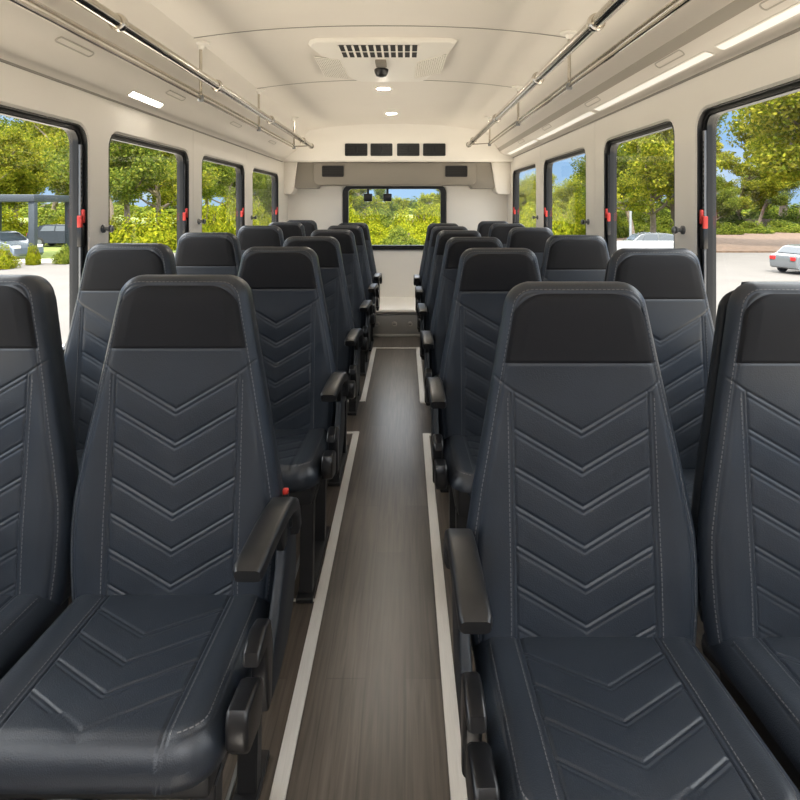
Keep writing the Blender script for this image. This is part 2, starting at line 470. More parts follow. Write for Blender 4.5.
# ------------------------------------------------------------------ windows
def make_window(idx, side, a, b, zt, f3):
    # rubber lining of the reveal with the frame set deep in it
    o1 = rrect(a+.0005, WB+.0005, b-.0005, zt-.0005, RAD); o2 = rrect(a+.005, WB+.005, b-.005, zt-.005, RAD-.005)
    o3 = rrect(a+.016, WB+.016, b-.014, zt-.018, RAD-.016)
    m = MB()
    vs, fs = ring(o1, o2, f3, .003, .068); m.add(vs, fs)
    vs, fs = ring(o2, o3, f3, .018, .068); m.add(vs, fs)
    o = m.build('window_%d' % idx, M_RUBBER, angle=40)
    st(o); o['label'] = 'black framed side window with rounded corners, %s from the front on the %s wall' % (['first', 'second', 'third', 'fourth'][(idx-1) % 4], side)
    p2 = rrect(a+.0162, WB+.0162, b-.0142, zt-.0182, RAD-.016); p3 = rrect(a+.024, WB+.024, b-.0335, zt-.023, .04)
    vs, fs = ring(p2, p3, f3, .024, .044)
    MB().add(vs, fs).build('sash', M_ALU, o)
    gl = MB(); q = rrect(a+.018, WB+.018, b-.030, zt-.020, .045)
    gl.add([f3(u, v, .036) for u, v in q], [tuple(range(len(q)))])
    gl.build('pane', M_GLASS, o, smooth=False)
    tr = MB()
    tr.prism([(b-.031, H-.42), (b-.016, H-.42), (b-.016, zt-.075), (b-.031, zt-.075)], f3, .015, .025, .001)
    t = tr.build('latch_track', M_GREYALU if idx in (1, 5) else M_ALU, o)
    dots = MB(); z = H-.02
    while z < zt-.12:
        dots.prism([(b-.027, z), (b-.021, z), (b-.021, z+.009), (b-.027, z+.009)], f3, .0142, .018)
        z += .018
    dots.build('track_holes', M_RUBBER, t)
    hd = MB()
    zc = H-.055
    hd.prism(rrect(b-.028, zc-.012, b-.015, zc+.042, .005, 3), f3, .003, .018, .004)
    hd.prism(rrect(b-.039, zc-.03, b-.028, zc+.018, .004, 3), f3, .007, .026, .004)
    h_ = hd.build('release_handle', M_RED, o)
    MB().prism(rrect(b-.038, zc-.105, b-.014, zc-.02, .006, 3), f3, .008, .026, .003).build('handle_base', M_PLASTIC, h_)
    return o
for i, (a, b) in enumerate(left_w): make_window(i+1, 'left', a, b, ZTL, fl)
for i, (a, b) in enumerate(right_w): make_window(i+5, 'right', a, b, ZTR, fr)
# rear window
po = rrect(rw[0]+.001, rw[2]+.001, rw[1]-.001, rw[3]-.001, .084); pi = rrect(rw[0]+.058, rw[2]+.045, rw[1]-.058, rw[3]-.048, .04)
vs, fs = ring(po, pi, fb, -.02, .05)
o = MB().add(vs, fs).build('window_9', M_RUBBER, angle=40); st(o); o['label'] = 'black framed rear window with rounded corners in the back wall'
q = rrect(rw[0]+.05, rw[2]+.04, rw[1]-.05, rw[3]-.04, .04)
MB().add([fb(u, v, .03) for u, v in q], [tuple(range(len(q)))]).build('pane', M_GLASS, o, smooth=False)
for k, p in enumerate((368, 387.5)):
    x = px2x(p, YR); z = py2z(197.5, YR)
    s = MB().box(x-.045, x+.045, YR-.012, YR+.028, z-.042, z+.042, .008)
    o = s.build('window_sensor', M_PLASTIC)
    MB().box(x-.012, x+.012, YR-.006, YR+.020, z+.040, rw[3]-.03, .002).build('mount_arm', M_PLASTIC, o)
    tag(o, 'small black sensor box at the top of the rear window, %s' % ('at the left' if k == 0 else 'nearer the middle'), 'sensor', 'sensor boxes on the rear window')

# pillar knobs (curtain hooks beside the windows)
def knob(x, y, z, sx, label, grp):
    M = Matrix.Translation((x, y, z)) @ Matrix.Rotation(PI/2*sx, 4, 'Y')
    o = MB().lathe([(.017, -.004), (.017, .004), (.014, .006), (.008, .008), (.008, .020), (.013, .024), (.0145, .032), (.013, .039), (.006, .042)], M).build('wall_knob', M_GREYALU)
    MB().lathe([(.0147, .029), (.0155, .032), (.0147, .035)], M).build('grip_ring', M_PLASTIC, o)
    tag(o, label, 'knob', grp)
for k, p in enumerate((107.5, 200.5, 252.5)):
    knob(LW+.003, 750/(405-p)-.04, H-.094, 1, 'small dark metal knob on the left wall just ahead of the %s window' % ['second', 'third', 'fourth'][k], 'knobs on the left wall')
for k, p in enumerate((680, 587, 537)):
    knob(RW-.003, 655/(p-405)-.03, H-.094, -1, 'small dark metal knob on the right wall just ahead of the %s window' % ['second', 'third', 'fourth'][k], 'knobs on the right wall')

# ------------------------------------------------------------------ rear bulkhead
YB = 6.05
m = MB()
zb = py2z(161, YB)
prof = [(YR, zb), (YB+.012, zb), (YB, zb+.012), (YB, H+.62), (YB-.015, H+.69), (YB-.05, H+.745), (YB-.11, H+.80), (YB-.16, H+.85), (YR, H+.85)]
m.prism(prof, lambda u, v, d: (d, u, v), LW-.01, RW+.01)
st(m.build('trim_13', M_WALL, angle=50))['label'] = 'cream bulkhead curving into the ceiling above the rear window'
for k, (p0, p1) in enumerate(((345, 367.5), (370.5, 392.5), (397, 419.5), (423, 445.5))):
    x0, x1 = px2x(p0, YB), px2x(p1, YB); z0, z1 = py2z(156, YB), py2z(143.5, YB)
    def f3(u, v, d): return (u, YB-d, v)
    vs, fs = ring(rrect(x0, z0, x1, z1, .012), rrect(x0+.009, z0+.009, x1-.009, z1-.009, .006), f3, -.003, .009)
    o = MB().add(vs, fs).build('air_vent', M_RUBBER)
    MB().box(x0+.009, x1-.009, YB-.001, YB+.003, z0+.009, z1-.009).build('backing', M_DARK, o)
    sl = MB()
    for q in range(5):
        z = z0+.018+q*(z1-z0-.036)/4
        sl.box(x0+.009, x1-.009, YB-.006, YB-.001, z-.003, z+.003)
    sl.box((x0+x1)/2-.008, (x0+x1)/2+.008, YB-.009, YB-.001, z0+.03, z1-.03)
    sl.build('slats', M_ALU, o)
    tag(o, 'black air vent on the cream bulkhead above the rear window, %s of four' % ['leftmost', 'second from left', 'third from left', 'rightmost'][k], 'vent', 'vents on the rear bulkhead')
# recessed surround of the valance and the grey valance
YV = 6.22
def fv(u, v, d): return (u, YV-d, v)
vx0, vx1 = px2x(295, YV), px2x(494, YV); vz0, vz1 = py2z(188.5, YV), zb
sur = [(LW, vz0-.05), (vx0-.02, vz0-.03), (vx0-.012, vz1), (LW, vz1)]
m = MB()
m.prism([(LW-.005, vz0-.06), (px2x(291, YV), vz0-.06), (px2x(294, YV), vz0-.03), (px2x(297.5, YV), vz1), (LW-.005, vz1)], fv, -(YR-YV), .02, .012, 3)
m.prism([(RW+.005, vz0-.06), (px2x(498.5, YV), vz0-.06), (px2x(495.5, YV), vz0-.03), (px2x(491, YV), vz1), (RW+.005, vz1)], fv, -(YR-YV), .02, .012, 3)
st(m.build('trim_14', M_WALL, angle=50))['label'] = 'cream corner surrounds either side of the grey valance'
root = MB().prism([(px2x(297.5, YV), vz1), (px2x(294.5, YV), vz0+.10), (px2x(293, YV), vz0+.03), (px2x(296, YV), vz0),
                   (px2x(317, YV), vz0), (px2x(319, YV), vz0+.03), (px2x(470, YV), vz0+.03), (px2x(472, YV), vz0), (px2x(493.5, YV), vz0), (px2x(496.5, YV), vz0+.03), (px2x(495.5, YV), vz0+.10), (px2x(491.5, YV), vz1)],
                  fv, -.17, 0, .006, 2).build('rear_valance', M_VALANCE, angle=50)
tag(root, 'grey padded valance panel between the vents and the rear window', 'panel')
MB().prism(rrect(px2x(314, YV), py2z(185, YV), px2x(476, YV), vz1-.004, [.055, .055, .006, .006]), fv, -.005, .03, .008, 3).build('centre_panel', M_VALANCE, root, angle=50)
for k, (p0, p1) in enumerate(((322.5, 344), (445, 467))):
    x0, x1 = px2x(p0, YV), px2x(p1, YV); z0, z1 = py2z(177, YV), py2z(166, YV)
    vs, fs = ring(rrect(x0, z0, x1, z1, .012), rrect(x0+.009, z0+.009, x1-.009, z1-.009, .006), fv, .028, .040)
    v_ = MB().add(vs, fs).build('air_vent', M_RUBBER, root)
    MB().box(x0+.008, x1-.008, YV-.032, YV-.027, z0+.008, z1-.008).build('backing', M_DARK, v_)
    sl = MB()
    for q in range(4):
        z = z0+.02+q*(z1-z0-.04)/3
        sl.box(x0+.008, x1-.008, YV-.038, YV-.032, z-.003, z+.003)
    sl.build('slats', M_ALU, v_)
# rear floor box
root = empty('rear_step_box', (0, 0, 0))
tag(root, 'low box with white ledge and grey front across the back wall', 'box')
MB().box(LW+.002, RW-.002, 6.01, YR-.001, .0, .235, .004).build('body', M_WALL, root)
MB().box(LW+.004, RW-.004, 5.985, 6.011, .02, .215, .003).build('front_panel', M_BOX, root)
MB().prism([(5.975, .235), (5.965, .25), (5.975, .268), (6.20, .275), (YR-.001, .33), (YR-.001, .235)], lambda u, v, d: (d, u, v), LW+.002, RW-.002).build('ledge', M_WALL, root, angle=40)
MB().box(LW+.004, RW-.004, 5.975, 5.990, .0, .02, .002).build('kick_strip', M_STRIP, root)
for p in (377, 394.5, 410):
    x = px2x(p, 5.985); z = py2z(324, 5.985)
    M = Matrix.Translation((x, 5.986, z)) @ Matrix.Rotation(PI/2, 4, 'X')
    l_ = MB().lathe([(.026, 0), (.026, .004), (.020, .008), (.012, .008), (.010, .004)], M).build('latch', M_STRIP, root)
    MB().box(x-.015, x+.015, 5.974, 5.982, z-.004, z+.004, .002).build('latch_bar', M_GREYALU, l_)

# ------------------------------------------------------------------ overhead rails
def rail(side, xr, dzr, xs, dzrod, ys, yend):
    root = empty('overhead_rail', (xr, 0, H+dzr))
    tag(root, 'polished steel overhead grab rail with hangers on the %s of the aisle' % side, 'rail', 'overhead grab rails')
    def P(x, y, dz): return (x-xr, y, dz-dzr)
    MB().tube([P(xr, YF+.06, dzr), P(xr, yend, dzr)], .0195, 16).build('rail_bar', M_CHROME, root)
    MB().lathe([(.024, -.012), (.026, -.008), (.026, .008), (.024, .012)], Matrix.Translation(P(xr, yend, dzr)) @ Matrix.Rotation(PI/2, 4, 'X')).build('end_cap', M_CHROME, root)
    for k, dd in enumerate((0, .024)):
        MB().tube([P(xs+(.004 if k else 0)*(1 if xs > 0 else -1), YF+.06, dzrod+dd), P(xs+(.004 if k else 0)*(1 if xs > 0 else -1), ys[-1]+.03, dzrod+dd)], .0075, 10).build('lower_rod', M_CHROME, root)
    for y in ys:
        zc = ceil_dz(xs)
        s = MB().tube([P(xs, y, dzrod-.005), P(xs, y, zc-.003)], .0075, 10).build('hanger', M_CHROME, root)
        MB().lathe([(.040, zc-dzr+.004), (.040, zc-dzr-.006), (.018, zc-dzr-.012), (.012, zc-dzr-.03)], Matrix.Translation((xs-xr, y, 0))).build('flange', M_UNIT, s)
        MB().lathe([(.012, -.014), (.014, -.008), (.014, .008), (.012, .014)], Matrix.Translation(P(xs, y, dzrod))).build('clamp', M_GREYALU, s)
    for y in (1.83,) + tuple(ys):
        M = Matrix.Translation(P(xr, y, dzr)) @ Matrix.Rotation(PI/2, 4, 'X')
        MB().lathe([(.0200, -.012), (.0265, -.010), (.0280, 0), (.0265, .010), (.0200, .012)], M).build('collar', M_CHROME, root)
    MB().tube([P(xr, yend-.02, dzr), P(xs, ys[-1], dzrod+.01)], .005, 8).build('link_bar', M_CHROME, root)
rail('left', -.875, .560, -.95, .500, (2.79, 3.90, 5.13), 5.60)
rail('right', .583, .560, .72, .525, (2.63, 3.82, 5.11), 5.48)

# ------------------------------------------------------------------ ceiling air unit, downlights
root = empty('ceiling_air_unit', (0, 0, 0))
tag(root, 'cream ceiling air unit with dark louvres and two mesh grilles', 'air conditioner')
zu = .782
def fz(u, v, d): return (u, v, H+d)
YS = lambda y: 2.89 + (y-2.72)*1.06
bot = [(-.445, 2.80), (-.43, 2.745), (-.40, 2.72), (.20, 2.72), (.225, 2.745), (.22, 2.80), (.155, 3.35), (.12, 3.53), (.08, 3.58), (-.26, 3.58), (-.30, 3.53), (-.36, 3.30)]
m = MB()
bot = [(-.06+(u+.06)*1.06, YS(v)) for u, v in bot]
top = [(CX-.03 + (u-CX+.03)*1.03, 3.32+(v-3.32)*1.02) for u, v in bot]
n = len(bot)
inner = [(CX-.03 + (u-CX+.03)*.90, 3.32+(v-3.32)*.94) for u, v in bot]
vs = [fz(u, v, .815) for u, v in top] + [fz(u, v, zu+.018) for u, v in top] + [fz(u, v, zu+.006) for u, v in bot] + [fz(u, v, zu) for u, v in inner]
fs = []
for l in range(3):
    for i in range(n):
        fs.append((l*n+i, l*n+(i+1) % n, (l+1)*n+(i+1) % n, (l+1)*n+i))
fs.append(tuple(3*n+i for i in range(n)))
m.add(vs, fs); m.build('housing', M_UNIT, root, angle=25)
# louvre bank
x0, x1 = -.328, .066
MB().box(x0, x1, 2.914, 3.150, H+zu-.002, H+zu+.004).build('louvre_slot', M_DARK, root, smooth=False)
lv = MB(); nl = 11
for k in range(nl+1):
    x = x0 + (x1-x0)*k/nl
    lv.box(x-.0055, x+.0055, 2.914, 3.150, H+zu-.007, H+zu+.002, .001)
for yb in (3.03,):
    lv.box(x0, x1, yb-.003, yb+.003, H+zu-.005, H+zu+.002)
lv.build('louvre', M_UNIT, root)
# mesh grilles
def gril(quad):
    q = [Vector((px2x(a, zu*FPX/(206-b)), zu*FPX/(206-b), H+zu)) for a, b in quad]
    f = lambda s, t: (q[0]*(1-s)+q[1]*s)*(1-t) + (q[3]*(1-s)+q[2]*s)*t
    bk = MB(); dz = Vector((0, 0, -.002)); 
    bk.add([p+dz for p in q] + [p+Vector((0, 0, .003)) for p in q], [(0, 1, 2, 3), (4, 5, 6, 7), (0, 1, 5, 4), (1, 2, 6, 5), (2, 3, 7, 6), (3, 0, 4, 7)])
    b = bk.build('grille_recess', M_RECESS_SHADE, root, smooth=False)
    g = MB(); N = 13
    for k in range(N+1):
        t = k/N
        for (a, c) in ((f(0, t), f(1, t)), (f(t, 0), f(t, 1))):
            g.tube([a+Vector((0, 0, -.003)), c+Vector((0, 0, -.003))], .0028, 4)
    g.build('grille_mesh', M_UNIT, b)
gril([(314.5, 56.5), (340, 60), (349, 78.5), (325, 76)])
gril([(417, 62), (446.5, 54.5), (441, 72), (415, 78)])
MB().box(-.160, -.100, 3.20, 3.31, H+zu-.02, H+zu+.002, .006).build('sensor_mount', M_VALANCE, root)
MB().lathe([(.012, -.062), (.028, -.056), (.036, -.042), (.040, -.030), (.040, -.020), (.034, -.016)], Matrix.Translation((-.132, 3.35, H+zu))).build('sensor_dome', M_PLASTIC, root)
MB().lathe([(.016, -.024), (.022, -.018), (.024, 0.003)], Matrix.Translation((-.132, 3.35, H+zu))).build('dome_neck', M_VALANCE, root)

for k, (x, d) in enumerate(((px2x(383.5, 4.14), 4.14), (px2x(391.5, 5.25), 5.25))):
    z = H+ceil_dz(x)
    o = MB().lathe([(.062, .004), (.062, -.003), (.055, -.006), (.046, -.005), (.044, -.001)], Matrix.Translation((x, d, z))).build('ceiling_downlight', M_UNIT)
    MB().lathe([(.045, -.0005), (.045, -.0045), (.02, -.006)], Matrix.Translation((x, d, z))).build('lens', M_DOWN, o)
    tag(o, 'small round lit downlight in the ceiling, %s' % (['just behind the air unit', 'nearest the rear bulkhead', 'just ahead of the air unit', 'above the front row', 'above the front entrance'][k]), 'light', 'ceiling downlights')

# ------------------------------------------------------------------ floor strips
def strip(idx, parts, m=M_STRIP):
    b = MB()
    for (x0, x1, y0, y1, h) in parts:
        b.box(x0, x1, y0, y1, -.001, h, .0012, 1)
    st(b.build('trim_%d' % idx, m))
strip(15, [(-.297, -.262, YF+.01, 3.45, .005), (-.42, -.297, 3.42, 3.45, .004), (-.42, -.297, 1.972, 1.984, .003)])
strip(16, [(-.297, -.262, 3.98, 5.50, .005), (-.42, -.297, 3.98, 4.01, .004)])
strip(17, [(.100, .137, YF+.01, 3.42, .005), (.137, .26, 3.39, 3.42, .004)])
strip(18, [(.100, .137, 3.95, 5.50, .005), (.137, .26, 3.95, 3.98, .004), (-.262, .100, 5.48, 5.50, .003)])
strip(19, [(-.392, -.382, YF+.01, 5.5, .006), (-.71, -.70, YF+.01, 5.5, .006)], M_GREYALU)
strip(20, [(.222, .232, YF+.01, 5.5, .006), (.55, .56, YF+.01, 5.5, .006)], M_GREYALU)

# ------------------------------------------------------------------ seats
TH = math.radians(5.0)
LB = .710           # length of the backrest above the cushion joint
HB = -.055
WX = [-.06, 0, .06, .14, .20, .30, .40, .54, .665, .74]
WY = [.222, .2315, .237, .2395, .2365, .2205, .201, .1745, .1515, .141]
RC = .048
def wid(h):
    h = np.asarray(h, float)
    w = np.interp(h, WX, WY)
    e = np.clip(h-(LB-RC), 0, RC*.9999)
    w = w - RC + np.sqrt(RC*RC - e*e)
    e2 = np.clip((HB+.03)-h, 0, .0299)
    return w - .03 + np.sqrt(.0009-e2*e2)
def smoothed(h):
    return (wid(h-.012)+wid(h)+wid(np.minimum(h+.012, LB)))/3 if False else wid(h)

def seg_dist(X, Y, segs):
    d = np.full(X.shape, 9.0)
    for (x0, y0, x1, y1) in segs:
        dx, dy = x1-x0, y1-y0; L2 = dx*dx+dy*dy+1e-12
        t = np.clip(((X-x0)*dx+(Y-y0)*dy)/L2, 0, 1)
        d = np.minimum(d, np.hypot(X-(x0+t*dx), Y-(y0+t*dy)))
    return d
def poly_segs(p, closed=False):
    s = [(*p[i], *p[i+1]) for i in range(len(p)-1)]
    if closed: s.append((*p[-1], *p[0]))
    return s
hh = np.concatenate([np.linspace(HB, LB-RC, 40), LB-RC+RC*np.sin(np.linspace(0, PI/2, 14))[1:]])
right_side = [(float(wid(h)), float(h)) for h in hh]
OUT = right_side + [(-x, h) for x, h in reversed(right_side)]
OUTSEGS = poly_segs(OUT, True)
# headrest insert outline
HI0, HI1 = .543, LB-.024
def iw(h):
    h = np.asarray(h, float)
    w = np.interp(h, WX, WY) - .0185
    r = .05; e = np.clip(h-(HI1-r), 0, r*.9999)
    return w - r*1.2 + 1.2*np.sqrt(r*r-e*e)
hi = np.concatenate([np.linspace(HI0, HI1-.05, 8), HI1-.05+.05*np.sin(np.linspace(0, PI/2, 10))[1:]])
INS = [(float(iw(h)), float(h)) for h in hi] + [(-float(iw(h)), float(h)) for h in reversed(hi)]
# seams
VS = .139
def chev(n0, sp, drop, n):
    s = []
    for k in range(n):
        h = n0-k*sp
        a = (VS-.003, h); b = (0, h-drop)
        if b[1] < -.02:
            t = (h+.02)/drop
            b = (a[0]*(1-t), -.02)
        s.append((a[0], a[1], b[0], b[1])); s.append((-a[0], a[1], -b[0], b[1]))
    return s
SP = .0762
C1 = chev(.486, SP, .079, 7); C2 = chev(.486-.012, SP, .079, 7)
V1 = [(s*VS, -.05, s*VS, .487) for s in (1, -1)] + [(s*VS, .487, s*.176, .515) for s in (1, -1)]
V2 = [(s*(VS+.008), -.05, s*(VS+.008), .482) for s in (1, -1)]
INSEG = poly_segs(INS, True)
def groove(d, w): return np.exp(-(d/w)**2)
EB = .021
def tfront(X, Hh, gw):
    e = seg_dist(X, Hh, OUTSEGS)
    R = .034
    q = np.clip(e, 0, R)
    t = R - np.sqrt(np.maximum(R*R-(R-q)**2, 0))
    low = np.clip((.47-Hh)/.15, 0, 1); low = low*low*(3-2*low)
    ax = np.abs(X)
    bol = np.exp(-((ax-.185)/.035)**2)
    t = t - .006*bol*low*np.clip(e/.03, 0, 1)
    t = t + .004*low*np.clip(1-(ax/.15)**2, 0, 1)
    hd = np.exp(-((Hh-.635)/.08)**2)
    t = t - .010*hd*np.clip(e/.05, 0, 1)
    lum = np.exp(-((Hh-.12)/.12)**2)
    t = t - .004*lum*np.clip(e/.05, 0, 1)
    # padding swells between the chevron seams
    dc = seg_dist(X, Hh, C1)
    inside = np.clip((VS-.002-ax)/.01, 0, 1)*np.clip((.47-Hh)/.06, 0, 1)
    t = t - inside*.0012*np.clip(dc/.03, 0, 1)**.6
    t = t + .0026*groove(dc, gw) + .0015*groove(seg_dist(X, Hh, C2), gw)
    t = t + .0026*groove(seg_dist(X, Hh, V1), gw) + .0016*groove(seg_dist(X, Hh, V2), gw)
    t = t + .0028*groove(seg_dist(X, Hh, INSEG), gw)
    t = t + .0022*groove(np.abs(e-EB), gw)*(1-np.exp(-((ax)/.03)**2)*0)
    return t
CT, SN = math.cos(TH), math.sin(TH)
def B3(X, h, t):
    return np.stack([X, h*SN + t*CT, .432 + h*CT - t*SN], -1)
BT = .085
def back_mesh(nx, nh, gw):
    th = np.linspace(-1, 1, nx)
    u = np.sign(th)*(1-(1-np.abs(th))**1.25)          # denser at the edges
    v = np.concatenate([np.linspace(HB, LB-RC, nh), LB-RC+RC*np.sin(np.linspace(0, PI/2, max(8, nh//9)))[1:]])
    U, V = np.meshgrid(u, v)
    W = wid(V)
    X = U*W
    t = tfront(X, V, gw)
    P = B3(X, V, t)
    n0, n1 = P.shape[:2]
    vs = P.reshape(-1, 3).tolist()
    idx = np.arange(n0*n1).reshape(n0, n1)
    fs = np.stack([idx[:-1, :-1], idx[:-1, 1:], idx[1:, 1:], idx[1:, :-1]], -1).reshape(-1, 4).tolist()
    # rim: boundary pushed back, then closed with a slightly inset back
    bd = list(idx[0, :]) + list(idx[1:, -1]) + list(idx[-1, -2::-1]) + list(idx[-2:0, 0])
    Xf, Vf = X.ravel(), V.ravel()
    last = bd; nb = len(bd)
    for (tt, sc) in ((.05, 1.0), (BT-.012, .995), (BT, .965)):
        b0 = len(vs)
        for i in bd:
            hc = (Vf[i]-.33)*sc+.33
            vs.append(B3(np.array(Xf[i]*sc), np.array(hc), np.array(tt)).tolist())
        cur = list(range(b0, b0+nb))
        fs += [(last[k], cur[k], cur[(k+1) % nb], last[(k+1) % nb]) for k in range(nb)]
        last = cur
    fs.append(tuple(last))
    me = bpy.data.meshes.new('backrest'); me.from_pydata(vs, [], fs); me.update()
    return me
def insert_mesh(nx, nh, gw):
    u = np.linspace(-1, 1, nx)
    v = np.concatenate([np.linspace(HI0+.0005, HI1-.05, nh), HI1-.05+.05*np.sin(np.linspace(0, PI/2, 10))[1:]])
    U, V = np.meshgrid(u, v); X = U*iw(V)*.997
    t = tfront(X, V, gw*.6)
    e = seg_dist(X, V, INSEG)
    t = np.where(e > .004, t-.0020, t-.0004)
    P = B3(X, V, t); n0, n1 = P.shape[:2]
    idx = np.arange(n0*n1).reshape(n0, n1)
    fs = np.stack([idx[:-1, :-1], idx[:-1, 1:], idx[1:, 1:], idx[1:, :-1]], -1).reshape(-1, 4).tolist()
    vs = P.reshape(-1, 3).tolist()
    me = bpy.data.meshes.new('headrest_panel'); me.from_pydata(vs, [], fs); me.update()
    return me
def inset_path(e, h0):
    pts = []
    P = [Vector(p) for p in right_side]
    for i, p in enumerate(P):
        tn_ = (P[min(i+1, len(P)-1)]-P[max(i-1, 0)]).normalized()
        nrm = Vector((-tn_.y, tn_.x))
        q = p + nrm*e
        if q.y > h0 and q.x > .0: pts.append(q)
    return pts
def stitch_mesh():
    m = MB()
    pts = inset_path(EB-.006, -.03)
    pts = pts + [Vector((0, pts[-1].y))]
    full = pts + [Vector((-p.x, p.y)) for p in reversed(pts[:-1])]
    rows = [full]
    for s in (1, -1):
        rows.append([Vector((s*(VS+.0125), -.02)), Vector((s*(VS+.0125), .48))])
    for row in rows:
        acc = 0; step = .0095; ln = .0062
        D = [0]
        for i in range(len(row)-1): D.append(D[-1]+(row[i+1]-row[i]).length)
        s = .002
        def at(s):
            for i in range(len(row)-1):
                if s <= D[i+1]: return row[i].lerp(row[i+1], (s-D[i])/max(D[i+1]-D[i], 1e-9))
            return row[-1]
        while s+ln < D[-1]:
            a, b = at(s), at(s+ln); s += step
            dr = (b-a).normalized(); nr = Vector((-dr.y, dr.x))*.0007
            q = [a+nr, b+nr, b-nr, a-nr]
            X = np.array([p.x for p in q]); Y = np.array([p.y for p in q])
            t = tfront(X, Y, .003)
            lo = B3(X, Y, t+.001).tolist(); hi_ = B3(X, Y, t-.0010).tolist()
            m.add(lo+hi_, [(4, 5, 6, 7), (0, 1, 5, 4), (1, 2, 6, 5), (2, 3, 7, 6), (3, 0, 4, 7)])
    return m

# cushion
CF, CRr = -.398, .055       # front and rear edge
CW = .226
def cw(y):
    y = np.asarray(y, float)
    r = .07; e = np.clip((CF+r)-y, 0, r*.9999)
    return CW - r + np.sqrt(r*r-e*e)
yy = np.concatenate([CF+.07-.07*np.sin(np.linspace(PI/2, 0, 14)), np.linspace(CF+.07, CRr, 20)[1:]])
CO = [(float(cw(y)), float(y)) for y in yy] ; CO = CO + [(-x, y) for x, y in reversed(CO)]
COSEG = poly_segs(CO, True)
def cchev(n):
    s = []
    for k in range(n):
        y = -.045-k*.078
        for g in (1, -1): s.append((g*(.131), y, 0, y-.085))
    return s
K1 = cchev(4); K2 = [(a, b-.011, c, d-.011) for a, b, c, d in K1]
KV = [(g*.134, .03, g*.134, -.46) for g in (1, -1)]; KV2 = [(g*.142, .03, g*.142, -.46) for g in (1, -1)]
def ctop(X, Y, gw):
    e = seg_dist(X, Y, COSEG)
    R = .042; q = np.clip(e, 0, R)
    z = -(R - np.sqrt(np.maximum(R*R-(R-q)**2, 0)))
    f = np.clip((-Y)/.40, 0, 1.15)
    z = z + .022*f - .012*np.clip((f-.8)/.3, 0, 1)**2
    ax = np.abs(X)
    z = z + .007*np.exp(-((ax-.18)/.03)**2)*np.clip(e/.03, 0, 1)
    dk = seg_dist(X, Y, K1)
    z = z + np.where(ax < .132, .0012*np.clip(dk/.03, 0, 1)**.6, 0)
    z = z - .0020*groove(dk, gw) - .0012*groove(seg_dist(X, Y, K2), gw) - .0028*groove(seg_dist(X, Y, KV), gw) - .0018*groove(seg_dist(X, Y, KV2), gw)
    z = z - .002*groove(np.abs(e-.024), gw)*(Y < -.02)
    return .436 + z
def cushion_mesh(nx, ny, gw):
    th = np.linspace(-1, 1, nx); u = np.sign(th)*(1-(1-np.abs(th))**1.25)
    v = np.concatenate([CF+.07-.07*np.sin(np.linspace(PI/2, 0, max(8, ny//8))), np.linspace(CF+.07, CRr, ny)[1:]])
    U, V = np.meshgrid(u, v); X = U*cw(V); Z = ctop(X, V, gw)
    P = np.stack([X, V, Z], -1); n0, n1 = P.shape[:2]
    idx = np.arange(n0*n1).reshape(n0, n1); vs = P.reshape(-1, 3).tolist()
    fs = np.stack([idx[:-1, :-1], idx[:-1, 1:], idx[1:, 1:], idx[1:, :-1]], -1).reshape(-1, 4).tolist()
    bd = list(idx[0, :]) + list(idx[1:, -1]) + list(idx[-1, -2::-1]) + list(idx[-2:0, 0])
    last = bd; nb = len(bd); Xf, Vf = X.ravel(), V.ravel(); Zf = Z.ravel()
    for (dz, sc) in ((-.010, 1.0), (-.028, .988), (-.036, .93)):
        b0 = len(vs)
        for i in bd:
            vs.append([float(Xf[i]*sc), float((Vf[i]+.2)*sc-.2), float(Zf[i]+dz)])
        cur = list(range(b0, b0+nb)); fs += [(last[k], cur[k], cur[(k+1) % nb], last[(k+1) % nb]) for k in range(nb)]; last = cur
    fs.append(tuple(last))
    me = bpy.data.meshes.new('cushion'); me.from_pydata(vs, [], fs); me.update()
    return me
def cstitch_mesh():
    m = MB()
    path = [Vector((x, y)) for x, y in CO[:len(yy)]]
    pts = []
    for i, p in enumerate(path):
        t_ = (path[min(i+1, len(path)-1)]-path[max(i-1, 0)]).normalized(); nr = Vector((-t_.y, t_.x))
        q = p + nr*.029
        if q.x > 0 and q.y < .0: pts.append(q)
    rows = []
    for s in (1, -1):
        rows.append([Vector((s*p.x, p.y)) for p in pts])
        rows.append([Vector((s*.1465, -.01)), Vector((s*.1465, -.37))])
    for row in rows:
        D = [0]
        for i in range(len(row)-1): D.append(D[-1]+(row[i+1]-row[i]).length)
        s = .002
        def at(s):
            for i in range(len(row)-1):
                if s <= D[i+1]: return row[i].lerp(row[i+1], (s-D[i])/max(D[i+1]-D[i], 1e-9))
            return row[-1]
        while s+.0062 < D[-1]:
            a, b = at(s), at(s+.0062); s += .0095
            dr = (b-a).normalized(); nr = Vector((-dr.y, dr.x))*.0006
            q = [a+nr, b+nr, b-nr, a-nr]; X = np.array([p.x for p in q]); Y = np.array([p.y for p in q])
            z = ctop(X, Y, .003)
            lo = np.stack([X, Y, z-.001], -1).tolist(); h_ = np.stack([X, Y, z+.0008], -1).tolist()
            m.add(lo+h_, [(4, 5, 6, 7), (0, 1, 5, 4), (1, 2, 6, 5), (2, 3, 7, 6), (3, 0, 4, 7)])
    return m

def rsec(cx, y, z, w, h, r, ty, tz, n=4):
    """rounded-rect section, width along x, height along the in-plane normal of tangent (ty,tz)"""
    ny, nz = -tz, ty
    return [(cx+u, y+ny*v, z+nz*v) for u, v in rrect(-w/2, -h/2, w/2, h/2, r, n)]

